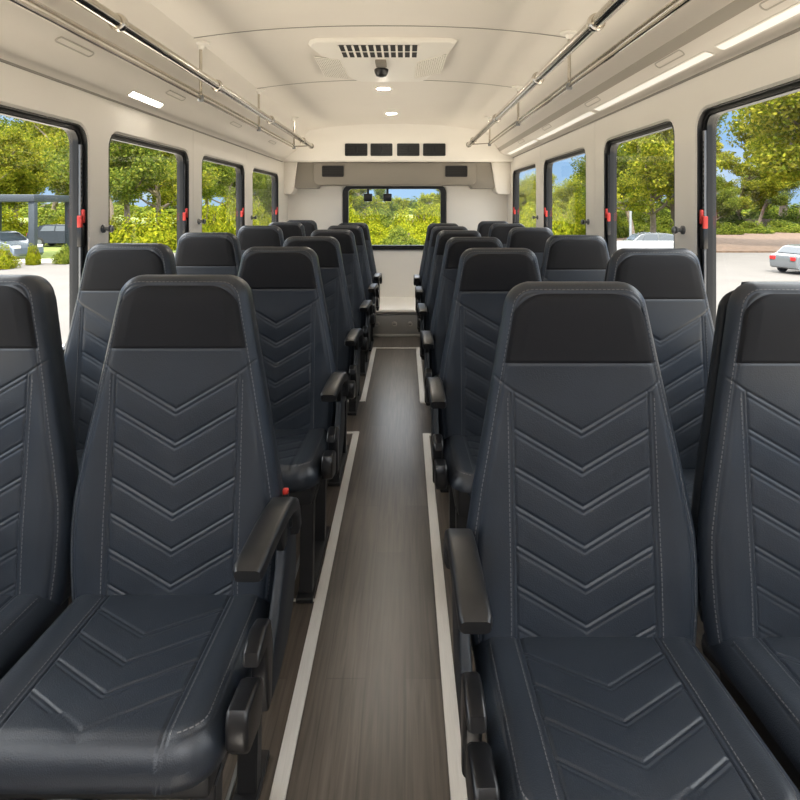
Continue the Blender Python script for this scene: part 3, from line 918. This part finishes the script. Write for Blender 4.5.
def with_thread(me, m):
    """sew the seam thread into the leather part as a second material"""
    n = len(me.polygons)
    bm = bmesh.new(); bm.from_mesh(me)
    vs = [bm.verts.new(v) for v in m.v]
    for f in m.f:
        bm.faces.new([vs[i] for i in f]).material_index = 1
    bm.to_mesh(me); bm.free()
    me.materials.append(M_LEATHER); me.materials.append(M_THREAD)
    for p in me.polygons: p.use_smooth = True
    me.set_sharp_from_angle(angle=math.radians(60))
    return me
MESHES = {}
def cached(key, fn):
    if key not in MESHES: MESHES[key] = fn()
    return MESHES[key]
def part(name, me, mt, parent, angle=35):
    if len(me.materials) == 0:
        me.materials.append(mt)
        for p in me.polygons: p.use_smooth = True
        me.set_sharp_from_angle(angle=math.radians(angle))
    o = bpy.data.objects.new(name, me); C.objects.link(o); o.parent = parent
    return o

def make_seat(a, lod, arm, buckle=False):
    """a: +1 when the aisle is on the +x side"""
    nx, nh, gw = ((231, 330, .0022), (141, 200, .0030))[lod]
    root = empty('bus_seat')
    back = part('backrest', cached(('b', lod), lambda: with_thread(back_mesh(nx, nh, gw), stitch_mesh())), M_LEATHER, root, 60)
    part('headrest_panel', cached(('i', lod), lambda: insert_mesh(nx//2, nh//6, gw)), M_INSERT, back, 60)['label'] = 'darker fabric headrest panel'
    # plastic shell on the rear of the backrest
    def shell():
        pts = [(x*.93, (h-.33)*.95+.33) for x, h in OUT]
        return MB().prism(pts, lambda u, v, d: tuple(B3(np.array(u), np.array(v), np.array(d)).tolist()), BT-.004, BT+.022, .012, 3).mesh('back_shell')
    part('back_shell', cached(('sh',), shell), M_SHELL, root, 50)
    cu = part('cushion', cached(('c', lod), lambda: with_thread(cushion_mesh(int(nx*.9), int(nh*.6), gw), cstitch_mesh())), M_LEATHER, root, 60)
    part('seat_pan', cached(('pan',), lambda: MB().box(-.195, .195, -.325, .05, .30, .394, .012).mesh('seat_pan')), M_LEG, root)
    def leg(sx):
        m = MB()
        x = sx*.175
        for (y0, y1) in ((-.33, -.28), (-.02, .03)):
            m.prism([(y0, .005), (y0+.045, .005), (y1+.045-.02, .305), (y1-.02, .305)], lambda u, v, d: (d, u, v), x-.022, x+.022, .003, 1)
        m.box(x-.028, x+.028, -.36, .09, .0, .016, .003, 1)
        m.box(x-.02, x+.02, -.30, .03, .285, .306)
        return m.mesh('leg_frame')
    for sx in (1, -1):
        part('leg_frame', cached(('l', sx), lambda: leg(sx)), M_LEG, root)
    if arm:
        fx = lambda u, v, d: (a*d, u, v)
        def bracket():
            pts = [(.045, .625), (.085, .60), (.110, .52), (.108, .44), (.075, .375), (.01, .335), (-.09, .322), (-.165, .33), (-.185, .36), (-.165, .40), (-.09, .455), (-.035, .52), (-.012, .60), (.01, .625)]
            return MB().prism(pts, fx, .240, .262, .007, 3).mesh('side_bracket')
        br = part('side_bracket', cached(('br', a), bracket), M_SHELL, root, 50)
        def armpad():
            path = [(-.262, .640), (-.255, .643), (-.20, .648), (-.13, .653), (-.07, .653), (-.02, .647), (.012, .632), (.034, .604), (.044, .57), (.045, .555)]
            secs = []
            for i, (y, z) in enumerate(path):
                p0, p1 = path[max(i-1, 0)], path[min(i+1, len(path)-1)]
                ty, tz = p1[0]-p0[0], p1[1]-p0[1]; L = math.hypot(ty, tz); ty /= L; tz /= L
                k = .86 if i in (0, len(path)-1) else 1
                hgt = .034 if i < 6 else .030
                secs.append(rsec(a*(.257-(.016 if a > 0 else .004)*min(1, max(0, -y/.25))), y, z, .054*k, hgt*k, .0095*k, ty, tz))
            return MB().sweep(secs).mesh('armrest')
        ap = part('armrest', cached(('ap', a), armpad), M_PAD, root, 45)
        part('arm_web', cached(('aw', a), lambda: MB().prism([(-.10, .632), (.01, .632), (.02, .60), (.0, .555), (-.035, .555), (-.06, .60)], fx, .243, .262, .004, 2).mesh('arm_web')), M_LEG, ap, 50)
        part('pivot', cached(('pv', a), lambda: MB().lathe([(.020, 0), (.020, .007), (.016, .010), (.006, .010)], Matrix.Translation((a*.258, .035, .590)) @ Matrix.Rotation(a*PI/2, 4, 'Y')).mesh('pivot')), M_LEG, ap)
        part('recline_lever', cached(('rl', a), lambda: MB().prism([(-.290, .500), (-.286, .522), (-.240, .532), (-.195, .520), (-.178, .46), (-.190, .362), (-.212, .358), (-.224, .42), (-.234, .490)], fx, .238, .270, .007, 3).mesh('recline_lever')), M_PLASTIC, root, 50)
        part('side_cover', cached(('sc', a), lambda: MB().prism([(-.365, .462), (-.355, .480), (-.27, .466), (-.250, .452), (-.258, .400), (-.275, .385), (-.345, .400), (-.362, .420)], fx, .230, .268, .008, 3).mesh('side_cover')), M_PLASTIC, root, 50)
        if buckle:
            b = part('belt_buckle', MB().box(a*.246-.007, a*.246+.007, .050, .064, .56, .640, .004).mesh('belt_buckle'), M_PLASTIC, root)
            part('release_button', MB().box(a*.246-.0065, a*.246+.0065, .050, .064, .634, .647, .003).mesh('release_button'), M_RED, b)
    return root

AL, WL, AR, WR = -.527, -1.008, .364, .846
dAL = [1.33, 2.32, 3.14, 4.08, 4.95, 5.72]; dAR = [1.20, 2.25, 3.08, 3.95, 4.78, 5.60]
dWL = [1.33, 2.10, 2.98, 4.08, 4.98, 5.72]; dWR = [1.20, 1.95, 2.88, 3.95, 4.86, 5.64]
rows = ['front row', 'second row', 'third row', 'fourth row', 'fifth row', 'last row']
PROTO = {}
for side, x, ds, a, arm, up in (('left', AL, dAL, 1, True, 0), ('right', AR, dAR, -1, True, 0), ('left', WL, dWL, 1, False, .028), ('right', WR, dWR, -1, False, .020)):
    for k, d in enumerate(ds):
        lod = 0 if k == 0 else 1
        key = (a, lod, arm)
        if side == 'left' and arm and k == 0:
            o = make_seat(a, lod, arm, True)
        elif key in PROTO:
            o = copy_tree(PROTO[key])
        else:
            o = make_seat(a, lod, arm); PROTO[key] = o
        o.location = (x + (.022 if (x == AL and k > 0) else .005 if (k == 0 and x < 0) else 0), d, 0)
        if k > 0 and up:
            o.scale = (1, 1, 1+up/1.15)
        where = 'aisle seat' if arm else 'window seat'
        tag(o, 'charcoal leather %s with chevron seams, %s, %s of the aisle' % (where, rows[k], side), 'bus seat', 'bus seats on the %s side' % side)

# ------------------------------------------------------------------ outside
GZ = -1.5
def gp(p, d): return (px2x(p, d), d)
def hgt(py, d): return H - (py-206)/FPX*d - GZ       # height above the ground of a point seen at row py
m = MB().box(-260, 260, -120, 320, GZ-.3, GZ); st(m.build('ground', M_ASPHALT, smooth=False))
M_BOUNCE = mat('bounce_slab_pale', (.66, .585, .485), .9, var=.06, vscale=2)  # pale slabs added out of view to bounce sunlight onto the ceiling
for nm, x0, x1 in (('bounce_slab_left', -20, -1.6), ('bounce_slab_right', 1.45, 20)):
    st(MB().box(x0, x1, -12, 12 if x0 < 0 else 9, GZ-.05, GZ+.03).build(nm, M_BOUNCE, smooth=False))
def verge(idx, pts, mt, h):
    m = MB().prism(pts, lambda u, v, d: (u, v, d), GZ-.05, GZ+h); st(m.build(idx, mt, smooth=False))
verge('lawn_left', [(-16, 30), (-120, 30), (-260, 60), (-260, 300), (-16, 300)], M_GRASS, .08)
verge('lawn_rear', [(-15.9, 36), (15.9, 36), (15.9, 300), (-15.9, 300)], M_GRASS, .08)
verge('lawn_right', [(16, 36), (24, 36), (30, 34), (120, 34), (250, 60), (250, 300), (16, 300)], M_MULCH, .10)
verge('kerb_right', [(23.9, 35.6), (30, 33.6), (120, 33.6), (120, 33.95), (30.05, 33.95), (24, 35.95)], M_KERB, .16)
verge('kerb_left', [(-120, 29.6), (-16, 29.6), (-16, 29.95), (-120, 29.95)], M_KERB, .16)

random.seed(7)
def tree_meshes(seed, n_leaf, n_br, lean, leaf=.2, airy=.5):
    """unit tree about 8 m tall: trunk mesh and foliage mesh"""
    R = random.Random(seed)
    tk = MB(); tips = []
    def branch(p, d, L, r, depth):
        pts = [p]; rs = [r]
        n = 4
        for i in range(n):
            d = (d + Vector((R.uniform(-.22, .22), R.uniform(-.22, .22), R.uniform(-.05, .18)))).normalized()
            p = p + d*L/n; pts.append(p); rs.append(r*(1-.6*(i+1)/n))
        tk.tube(pts, rs, 6 if depth else 9, caps=False)
        if depth >= 1:
            tips.append((pts[2], .75)); tips.append((pts[3], .9)); tips.append((pts[4], 1.0))
        if depth < 2:
            k = n_br if depth == 0 else 4
            for j in range(k):
                t = R.uniform(.3, 1) if depth == 0 else R.uniform(.35, 1)
                i = min(int(t*n), n-1); q = pts[i].lerp(pts[i+1], t*n-i)
                a = R.uniform(0, 2*PI); up = R.uniform(.15, .9) if depth == 0 else R.uniform(-.1, .7)
                nd = Vector((math.cos(a), math.sin(a), up)).normalized()
                branch(q, nd, L*R.uniform(.42, .62)*(1 if depth == 0 else .8), r*.42*(1.2-t*.4), depth+1)
    branch(Vector((0, 0, -.15)), Vector((lean, 0, 1)).normalized(), 6.2, .19, 0)
    lf = MB(); V = lf.v; F = lf.f
    for _ in range(n_leaf):
        c, sc = R.choice(tips)
        while True:
            o = Vector((R.uniform(-1, 1), R.uniform(-1, 1), R.uniform(-.75, .75)))
            if o.length < 1: break
        p = c + o*airy*1.45*sc
        s = leaf*R.uniform(.55, 1.25)
        n = Vector((R.gauss(0, 1), R.gauss(0, 1), R.gauss(.5, 1))).normalized()
        t = n.orthogonal().normalized(); b = n.cross(t); an = R.uniform(0, 2*PI)
        t2 = t*math.cos(an)+b*math.sin(an); b2 = n.cross(t2)
        k = len(V)
        V.extend([tuple(p+t2*s), tuple(p+b2*s*.55+n*s*.12), tuple(p-t2*s), tuple(p-b2*s*.55+n*s*.12)])
        F.append((k, k+1, k+2, k+3))
    ft = bpy.data.meshes.new('foliage'); ft.from_pydata(lf.v, [], lf.f); ft.update()
    return tk.mesh('trunk'), ft
TR = [tree_meshes(3, 23000, 12, .05, .10, .40), tree_meshes(11, 30000, 11, -.06, .10, .56), tree_meshes(23, 27000, 9, .02, .105, .60), tree_meshes(31, 32000, 13, 0, .10, .62)]
for tm in TR:
    tm[0].materials.append(M_BARK); tm[1].materials.append(M_LEAF)
    for p in tm[0].polygons: p.use_smooth = True
TR2 = []
for a, b in TR:
    c = b.copy(); c.materials.clear(); c.materials.append(M_LEAF2); TR2.append((a, c))
UNIT = 7.2
rt = random.Random(5)
PLACED = []
def clear_spot(p, d, radius):
    """move outward along the sight line until the crown stands free of its neighbours"""
    while d < 200:
        x, y = gp(p, d); r = radius(d)
        if all(math.hypot(x-a, y-b) > r+c for a, b, c in PLACED): break
        d += 1.0
    PLACED.append((x, y, r)); return d
def tree(p, d, top, var, dark, label, grp, wide=1.0):
    d = clear_spot(p, d, lambda q: 4.1*hgt(top, q)/UNIT*wide)
    x, y = gp(p, d)
    s = hgt(top, d)/UNIT
    o = empty('leafy_tree', (x, y, GZ+.05), rt.uniform(0, 6.28))
    o.scale = (s*wide, s*wide, s)
    a, b = (TR2 if dark else TR)[var % 4]
    for nm, me in (('trunk', a), ('foliage', b)):
        q = bpy.data.objects.new(nm, me); C.objects.link(q); q.parent = o
    tag(o, label, 'tree', grp)

def bush_mesh(seed, n, leaf):
    R = random.Random(seed); V = []; F = []
    for _ in range(n):
        while True:
            q = Vector((R.uniform(-1, 1), R.uniform(-1, 1), R.uniform(0, 1)))
            if .45 < q.length < 1: break
        lump = 1+.13*math.sin(5*q.x+seed)+.13*math.sin(6*q.y+2*seed)+.1*math.sin(7*q.z)
        p = Vector((q.x*lump, q.y*lump, q.z*lump*.92))
        s = leaf*R.uniform(.6, 1.3)
        n_ = (q + Vector((R.gauss(0, .6), R.gauss(0, .6), R.gauss(.3, .6)))).normalized()
        t = n_.orthogonal().normalized(); b = n_.cross(t); an = R.uniform(0, 6.28); t2 = t*math.cos(an)+b*math.sin(an); b2 = n_.cross(t2)
        k = len(V); V.extend([tuple(p+t2*s), tuple(p+b2*s*.6), tuple(p-t2*s), tuple(p-b2*s*.6)]); F.append((k, k+1, k+2, k+3))
    me = bpy.data.meshes.new('foliage'); me.from_pydata(V, [], F); me.update(); return me
def stem_mesh(seed):
    R = random.Random(seed); m = MB()
    for k in range(7):
        a = R.uniform(0, 6.28); m.tube([(0, 0, -.1), (.2*math.cos(a), .2*math.sin(a), .3), (.5*math.cos(a), .5*math.sin(a), .7)], [.03, .022, .01], 5, caps=False)
    return m.mesh('stems')
BU = [(bush_mesh(k, 6500, .050), stem_mesh(k)) for k in (1, 2, 3)]
for a, b in BU: a.materials.append(M_LEAF3); b.materials.append(M_BARK)
BU2 = []
for a, b in BU:
    c = a.copy(); c.materials.clear(); c.materials.append(M_LEAF2); BU2.append((c, b))
PLACED_LOW = []
BU3 = []
for a, b in BU:
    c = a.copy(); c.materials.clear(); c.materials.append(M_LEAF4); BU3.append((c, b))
def bush(p, d, top, wpx, var, dark, label, grp):
    while d < 230:
        x, y = gp(p, d); r = wpx/2/FPX*d*1.12
        if all(math.hypot(x-a, y-b) > r+c for a, b, c in PLACED_LOW): break
        d += .5
    PLACED_LOW.append((x, y, r))
    x, y = gp(p, d)
    o = empty('leafy_bush', (x, y, GZ+.03), rt.uniform(0, 6.28))
    w = wpx/2/FPX*d; o.scale = (w, w, hgt(top, d))
    a, b = (BU, BU2, BU3)[dark][var % 3]
    for nm, me in (('foliage', a), ('stems', b)):
        q = bpy.data.objects.new(nm, me); C.objects.link(q); q.parent = o
    tag(o, label, 'bush', grp)

def trees(where, grp, lst):
    n = len(lst)
    for k, (p, d, top, var, dark) in enumerate(lst):
        tree(p, d, top, var, dark, 'green leafy tree seen through %s, %s from the left' % (where, ['first', 'second', 'third', 'fourth', 'fifth', 'sixth', 'seventh', 'eighth'][k]), grp)
def bushes(where, grp, lst):
    for k, (p, d, top, w, var, dark) in enumerate(lst):
        bush(p, d, top, w, var, dark, 'green bush seen through %s, %s from the left' % (where, ['first', 'second', 'third', 'fourth', 'fifth', 'sixth', 'seventh', 'eighth'][k]), grp)
G = 'trees outside the left windows'
trees('the first left window', G, [(-30, 40, 138, 0, 0), (14, 44, 146, 1, 0), (50, 40, 122, 2, 0), (80, 50, 110, 3, 1)])
trees('the second left window', G, [(112, 52, 128, 3, 1), (128, 39, 118, 1, 1), (160, 48, 132, 0, 0), (186, 50, 138, 2, 1)])
trees('the third left window', G, [(208, 50, 140, 1, 1), (226, 58, 150, 0, 1), (244, 52, 152, 3, 0)])
trees('the fourth left window', G, [(258, 60, 160, 2, 1), (272, 56, 160, 3, 1), (288, 62, 160, 1, 1)])
G = 'bushes outside the left windows'
bushes('the first left window', G, [(8, 44, 212, 60, 0, 0), (46, 46, 208, 60, 1, 1), (78, 44, 206, 55, 2, 0)])
bushes('the second left window', G, [(118, 41, 216, 50, 0, 0), (150, 37, 211, 62, 1, 0), (182, 42, 211, 50, 2, 0)])
bushes('the third left window', G, [(212, 45, 203, 44, 1, 0), (236, 48, 199, 44, 2, 0)])
bushes('the fourth left window', G, [(256, 50, 203, 36, 0, 0), (278, 52, 201, 36, 1, 0)])
G = 'trees outside the rear window'
trees('the rear window', G, [(346, 84, 186, 3, 1), (366, 78, 184, 0, 0), (384, 92, 194, 2, 1), (402, 105, 201, 1, 0), (420, 98, 203, 3, 1), (433, 88, 196, 0, 0), (446, 84, 186, 2, 0)])
G = 'bushes outside the rear window'
bushes('the rear window', G, [(346, 60, 206, 40, 0, 0), (366, 52, 209, 40, 1, 0), (386, 58, 208, 36, 2, 1), (404, 50, 212, 38, 0, 0), (424, 54, 206, 36, 1, 0), (443, 52, 210, 36, 2, 0)])
bushes('the bottom of the rear window', G, [(352, 39, 224, 42, 2, 0), (376, 38, 226, 42, 0, 0), (400, 39, 227, 40, 1, 1), (422, 38, 225, 40, 2, 0), (442, 39, 224, 42, 1, 0)])
G = 'trees outside the right windows'
trees('the fourth right window', G, [(503, 74, 186, 0, 0), (519, 70, 184, 3, 0), (534, 72, 187, 1, 1)])
trees('the third right window', G, [(549, 66, 186, 2, 0), (566, 60, 182, 3, 0), (584, 62, 178, 0, 1)])
trees('the second right window', G, [(612, 70, 176, 1, 0), (634, 46, 140, 3, 1), (652, 37, 124, 0, 0), (680, 44, 128, 2, 1)])
trees('the large nearest right window', G, [(712, 52, 182, 2, 1), (737, 44, 160, 0, 0), (757, 60, 166, 3, 1), (782, 31, 70, 0, 0), (800, 50, 84, 2, 1), (816, 40, 70, 3, 0)])
G = 'bushes outside the right windows'
bushes('the fourth right window', G, [(508, 52, 206, 34, 0, 0), (530, 50, 204, 36, 1, 0)])
bushes('the third right window', G, [(552, 48, 204, 38, 2, 0), (576, 50, 200, 40, 0, 0)])
bushes('the second right window', G, [(612, 52, 214, 36, 1, 1), (640, 56, 212, 40, 2, 1), (664, 52, 216, 36, 0, 1)])
bushes('the large nearest right window', G, [(720, 58, 222, 40, 1, 1), (750, 60, 222, 44, 0, 1), (786, 58, 221, 44, 2, 1)])

# distant wooded rise closing the view on every side
ords = ['first', 'second', 'third', 'fourth', 'fifth', 'sixth', 'seventh', 'eighth', 'ninth', 'tenth', 'eleventh', 'twelfth', 'thirteenth']
for k, p in enumerate(range(-60, 900, 80)):
    bush(p, (150 if k % 2 else 205) if p < 690 else (125 if k % 2 else 172), 197 + (k*5) % 4, 104 if p < 690 else 96, k, 1, 'distant dark green thicket on the horizon, %s from the left' % ords[k], 'distant thickets')
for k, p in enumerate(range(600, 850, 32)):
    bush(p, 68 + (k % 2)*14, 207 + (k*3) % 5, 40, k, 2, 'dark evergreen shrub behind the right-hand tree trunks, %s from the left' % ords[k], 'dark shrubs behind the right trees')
# shelter frame at the left
root = empty('shelter_frame', (0, 0, GZ)); d = 30
xa, ya = gp(33, d); xb, _ = gp(-46, d)
hh_ = hgt(194.5, d)
tag(root, 'grey metal shelter frame with flat beam outside the first left window', 'shelter')
for x in (xa, xb):
    for y in (0, 3.2):
        MB().box(x-.15, x+.15, ya+y-.15, ya+y+.15, 0, hh_-.3, .02).build('post', M_SHELTER, root)
MB().box(xb-.2, xa+.2, ya-.25, ya+3.45, hh_-.36, hh_, .03).build('roof_beam', M_SHELTER, root)

# cars
def car(name, loc, rz, paintm, label, s=1.0):
    root = empty(name, loc, rz); root.scale = (s, s, s)
    tag(root, label, 'car')
    # side profile (x along the car, z), front at +x; lofted across y with tumblehome
    prof = [(-2.1, .35), (-2.15, .62), (-2.08, .95), (-1.75, 1.05), (-1.35, 1.40), (-.95, 1.50), (.20, 1.50), (.55, 1.42), (1.15, 1.02), (1.85, .88), (2.12, .70), (2.15, .40), (2.05, .28), (-2.0, .28)]
    def sec(y, k):
        out = []
        for x, z in prof:
            tz = max(0, z-1.0)
            out.append((x*(1-.03*k), y*(1-.30*tz) , z - .02*k))
        return out
    MB().sweep([sec(-.86, 1), sec(-.82, 0), sec(0, 0), sec(.82, 0), sec(.86, 1)]).build('body', paintm, root, angle=30)
    g = MB()
    for sgn in (1, -1):
        def yy_(z): return sgn*(.868*(1-.30*max(0, z-1.0)))
        for poly in ([(-1.25, 1.06), (-.35, 1.06), (-.35, 1.42), (-.95, 1.42), (-1.1, 1.36)], [(-.28, 1.06), (.95, 1.06), (.50, 1.38), (.20, 1.42), (-.28, 1.42)]):
            vs = [(x, yy_(z), z) for x, z in poly] + [(x, yy_(z)*.97, z) for x, z in poly]; n = len(poly)
            g.add(vs, [tuple(range(n)), tuple(range(2*n-1, n-1, -1))] + [(i, n+i, n+(i+1) % n, (i+1) % n) for i in range(n)])
    for (x0, z0, x1, z1) in ((1.12, 1.06, .60, 1.41), (-1.72, 1.08, -1.38, 1.38)):
        nx_, nz_ = (z1-z0), -(x1-x0)
        L = math.hypot(nx_, nz_); sg = 1 if x0 > 0 else -1
        ox, oz = abs(nx_)/L*.03*sg, .03*abs(nz_)/L
        w0, w1 = .72, .62
        g.add([(x0+ox, -w0, z0+oz), (x0+ox, w0, z0+oz), (x1+ox, w1, z1+oz), (x1+ox, -w1, z1+oz), (x0-ox, -w0, z0-oz), (x0-ox, w0, z0-oz), (x1-ox, w1, z1-oz), (x1-ox, -w1, z1-oz)],
              [(0, 1, 2, 3), (7, 6, 5, 4), (0, 4, 5, 1), (1, 5, 6, 2), (2, 6, 7, 3), (3, 7, 4, 0)])
    g.build('windows', M_TINT, root, smooth=False)
    for x in (-1.3, 1.32):
        for y in (-.80, .80):
            M = Matrix.Translation((x, y, .32)) @ Matrix.Rotation(PI/2, 4, 'X')
            w = MB().lathe([(.20, -.10), (.30, -.10), (.325, -.07), (.325, .07), (.30, .10), (.20, .10)], M, 20).build('wheel', M_TYRE, root)
            MB().lathe([(.19, -.095), (.19, .105), (.05, .108)] if y < 0 else [(.05, -.108), (.19, -.105), (.19, .095)], M, 16).build('hub', M_GREYALU, w)
    for y in (-.62, .62):
        MB().box(1.95, 2.13, y-.18, y+.18, .68, .82, .03).build('head_lamp', M_HEADL, root)
        MB().box(-2.17, -2.02, y-.14, y+.2 if y > 0 else y+.14, .72, .92, .03).build('tail_lamp', M_TAILL, root)
    return root
x, y = gp(-2, 31); car('parked_car', (x, y, GZ), math.radians(-18), M_SILVER, 'silver car parked beyond the first left window beside the shelter frame')
x, y = gp(66, 40.5); car('parked_car', (x, y, GZ+.08), math.radians(4), M_DARKCAR, 'dark car parked behind the shrubs in the first left window')
x, y = gp(815, 25.2); car('parked_car', (x, y, GZ), math.radians(14), M_WHITECAR, 'pale car with red tail lamps at the right edge of the nearest right window', .78)
x, y = gp(652, 33.5); car('parked_car', (x, y-1, GZ), math.radians(-6), M_WHITECAR, 'pale car parked low in the second right window', .9)
# low planting by the silver car
bushes('the first left window beside the silver car', 'bushes outside the left windows', [(3, 26.8, 247, 26, 0, 0), (33, 28.5, 245, 14, 1, 0), (64, 29, 246, 18, 2, 1)])
# lamp pole and low wall in the second right window
root = empty('sign_pole', (*gp(630.5, 34), GZ))
tag(root, 'thin grey pole standing in the second right window', 'pole')
MB().tube([(0, 0, -.05), (0, 0, hgt(211, 34))], .07, 10).build('shaft', M_POLE, root)
MB().lathe([(.14, -.02), (.14, .06), (.08, .10)], Matrix.Identity(4)).build('base_plate', M_POLE, root)
x0, y0 = gp(600, 31); x1, y1 = gp(690, 31)
o = MB().box(x0, x1, y0-.2, y0+.2, GZ-.02, GZ+hgt(241, 31), .03).build('concrete_barrier', M_CONC)
tag(o, 'low white concrete barrier across the second right window', 'barrier')
# fence behind the right lot
x0, _ = gp(690, 78); x1, _ = gp(870, 78); yF = 78; hF = hgt(219, 78)
root = empty('wooden_fence', (x0, yF, GZ)); tag(root, 'dark brown wooden fence behind the trees in the nearest right window', 'fence')
bd = MB(); n = 70
for k in range(n):
    a = (x1-x0)*k/n; bd.box(a+.01, a+(x1-x0)/n-.01, -.02, .02, .05, hF + .03*math.sin(k*2.3))
bd.build('boards', M_FENCE, root, smooth=False)
MB().box(0, x1-x0, .02, .08, .4, .52).build('rail', M_FENCE, root, smooth=False); MB().box(0, x1-x0, .02, .08, hF-.5, hF-.38).build('rail', M_FENCE, root, smooth=False)
for k in range(9):
    a = (x1-x0)*k/8; MB().box(a-.06, a+.06, .03, .15, -.1, hF+.02).build('post', M_FENCE, root, smooth=False)

# ------------------------------------------------------------------ light
w = bpy.data.worlds.new('world'); bpy.context.scene.world = w; w.use_nodes = True
nt = w.node_tree; bg = nt.nodes['Background']
N = nt.nodes.new; L = nt.links.new
tc = N('ShaderNodeTexCoord'); sep = N('ShaderNodeSeparateXYZ'); L(tc.outputs['Generated'], sep.inputs[0])
ramp = N('ShaderNodeValToRGB'); L(sep.outputs['Z'], ramp.inputs['Fac'])
el = ramp.color_ramp.elements
el[0].position = 0.0; el[0].color = (.40, .60, .86, 1); el[1].position = 1.0; el[1].color = (.12, .28, .72, 1)
e = el.new(.10); e.color = (.30, .53, .88, 1); e = el.new(.35); e.color = (.20, .42, .82, 1)
ns = N('ShaderNodeTexNoise'); ns.inputs['Scale'].default_value = 3.2; ns.inputs['Detail'].default_value = 7
mpn = N('ShaderNodeMapping'); mpn.inputs['Scale'].default_value = (1, 1, 2.6); L(tc.outputs['Generated'], mpn.inputs['Vector']); L(mpn.outputs['Vector'], ns.inputs['Vector'])
cr = N('ShaderNodeMapRange'); cr.inputs['From Min'].default_value = .54; cr.inputs['From Max'].default_value = .76; cr.inputs['To Max'].default_value = .75
L(ns.outputs['Fac'], cr.inputs['Value'])
mx = N('ShaderNodeMix'); mx.data_type = 'RGBA'; L(cr.outputs['Result'], mx.inputs[0]); L(ramp.outputs['Color'], mx.inputs[6]); mx.inputs[7].default_value = (.95, .95, .95, 1)
# sky brightened out of view, behind the camera and overhead, to light the cabin
dt = N('ShaderNodeVectorMath'); dt.operation = 'DOT_PRODUCT'; L(tc.outputs['Generated'], dt.inputs[0]); dt.inputs[1].default_value = (.08, -.70, .71)
lobe = N('ShaderNodeMapRange'); lobe.interpolation_type = 'SMOOTHSTEP'; lobe.inputs['From Min'].default_value = .25; lobe.inputs['From Max'].default_value = 1.0; lobe.inputs['To Max'].default_value = .6
L(dt.outputs['Value'], lobe.inputs['Value'])
sky_fill = N('ShaderNodeMapRange'); sky_fill.interpolation_type = 'SMOOTHSTEP'; sky_fill.inputs['From Min'].default_value = .15; sky_fill.inputs['From Max'].default_value = .55; sky_fill.inputs['To Max'].default_value = 5.2
L(sep.outputs['Z'], sky_fill.inputs['Value'])
ad = N('ShaderNodeMath'); ad.operation = 'ADD'; L(lobe.outputs['Result'], ad.inputs[0]); L(sky_fill.outputs['Result'], ad.inputs[1])
fill_col = N('ShaderNodeVectorMath'); fill_col.operation = 'SCALE'; fill_col.inputs[0].default_value = (1, .97, .92); L(ad.outputs[0], fill_col.inputs['Scale'])
sm = N('ShaderNodeVectorMath'); sm.operation = 'ADD'; L(mx.outputs[2], sm.inputs[0]); L(fill_col.outputs['Vector'], sm.inputs[1])
L(sm.outputs['Vector'], bg.inputs['Color']); bg.inputs['Strength'].default_value = .50
s = bpy.data.lights.new('sun', 'SUN'); s.energy = 3.4; s.angle = math.radians(.6); s.color = (1, .93, .82)
so = bpy.data.objects.new('sun', s); C.objects.link(so)
so.rotation_euler = (math.radians(38), 0, math.radians(-8))     # sun high behind the camera, shining toward +y

def portal(loc, rot, sx, sy):
    l = bpy.data.lights.new('window_portal', 'AREA'); l.shape = 'RECTANGLE'; l.size = sx; l.size_y = sy
    l.cycles.is_portal = True
    o = bpy.data.objects.new('window_portal', l); C.objects.link(o); o.location = loc; o.rotation_euler = rot
for a, b in left_w: portal((LW-.10, (a+b)/2, (WB+ZTL)/2), (0, -PI/2, 0), ZTL-WB, b-a)
for a, b in right_w: portal((RW+.10, (a+b)/2, (WB+ZTR)/2), (0, PI/2, 0), ZTR-WB, b-a)
portal(((rw[0]+rw[1])/2, YR+.07, (rw[2]+rw[3])/2), (-PI/2, 0, 0), rw[1]-rw[0], rw[3]-rw[2])
portal((CX, YF-.06, (1.08+H+.74)/2), (PI/2, 0, 0), RW-LW-.12, H+.74-1.08)

# ------------------------------------------------------------------ camera
cam = bpy.data.cameras.new('camera'); co = bpy.data.objects.new('camera', cam); C.objects.link(co)
co.location = (0, 0, H); co.rotation_euler = (PI/2, 0, 0)
cam.sensor_width = 36; cam.lens = 36*FPX/800
cam.shift_x = (400-405)/800; cam.shift_y = -(400-206)/800
cam.clip_start = .02; cam.clip_end = 1000
sc = bpy.context.scene; sc.camera = co
sc.view_settings.view_transform = 'Standard'; sc.view_settings.look = 'None'
sc.view_settings.gamma = 1; sc.view_settings.use_curve_mapping = False
sc.view_settings.exposure = 1.2
sc.cycles.use_denoising = True
sc.cycles.max_bounces = 12; sc.cycles.diffuse_bounces = 8; sc.cycles.transparent_max_bounces = 24
sc.cycles.sample_clamp_indirect = 6; sc.cycles.caustics_reflective = False; sc.cycles.caustics_refractive = False
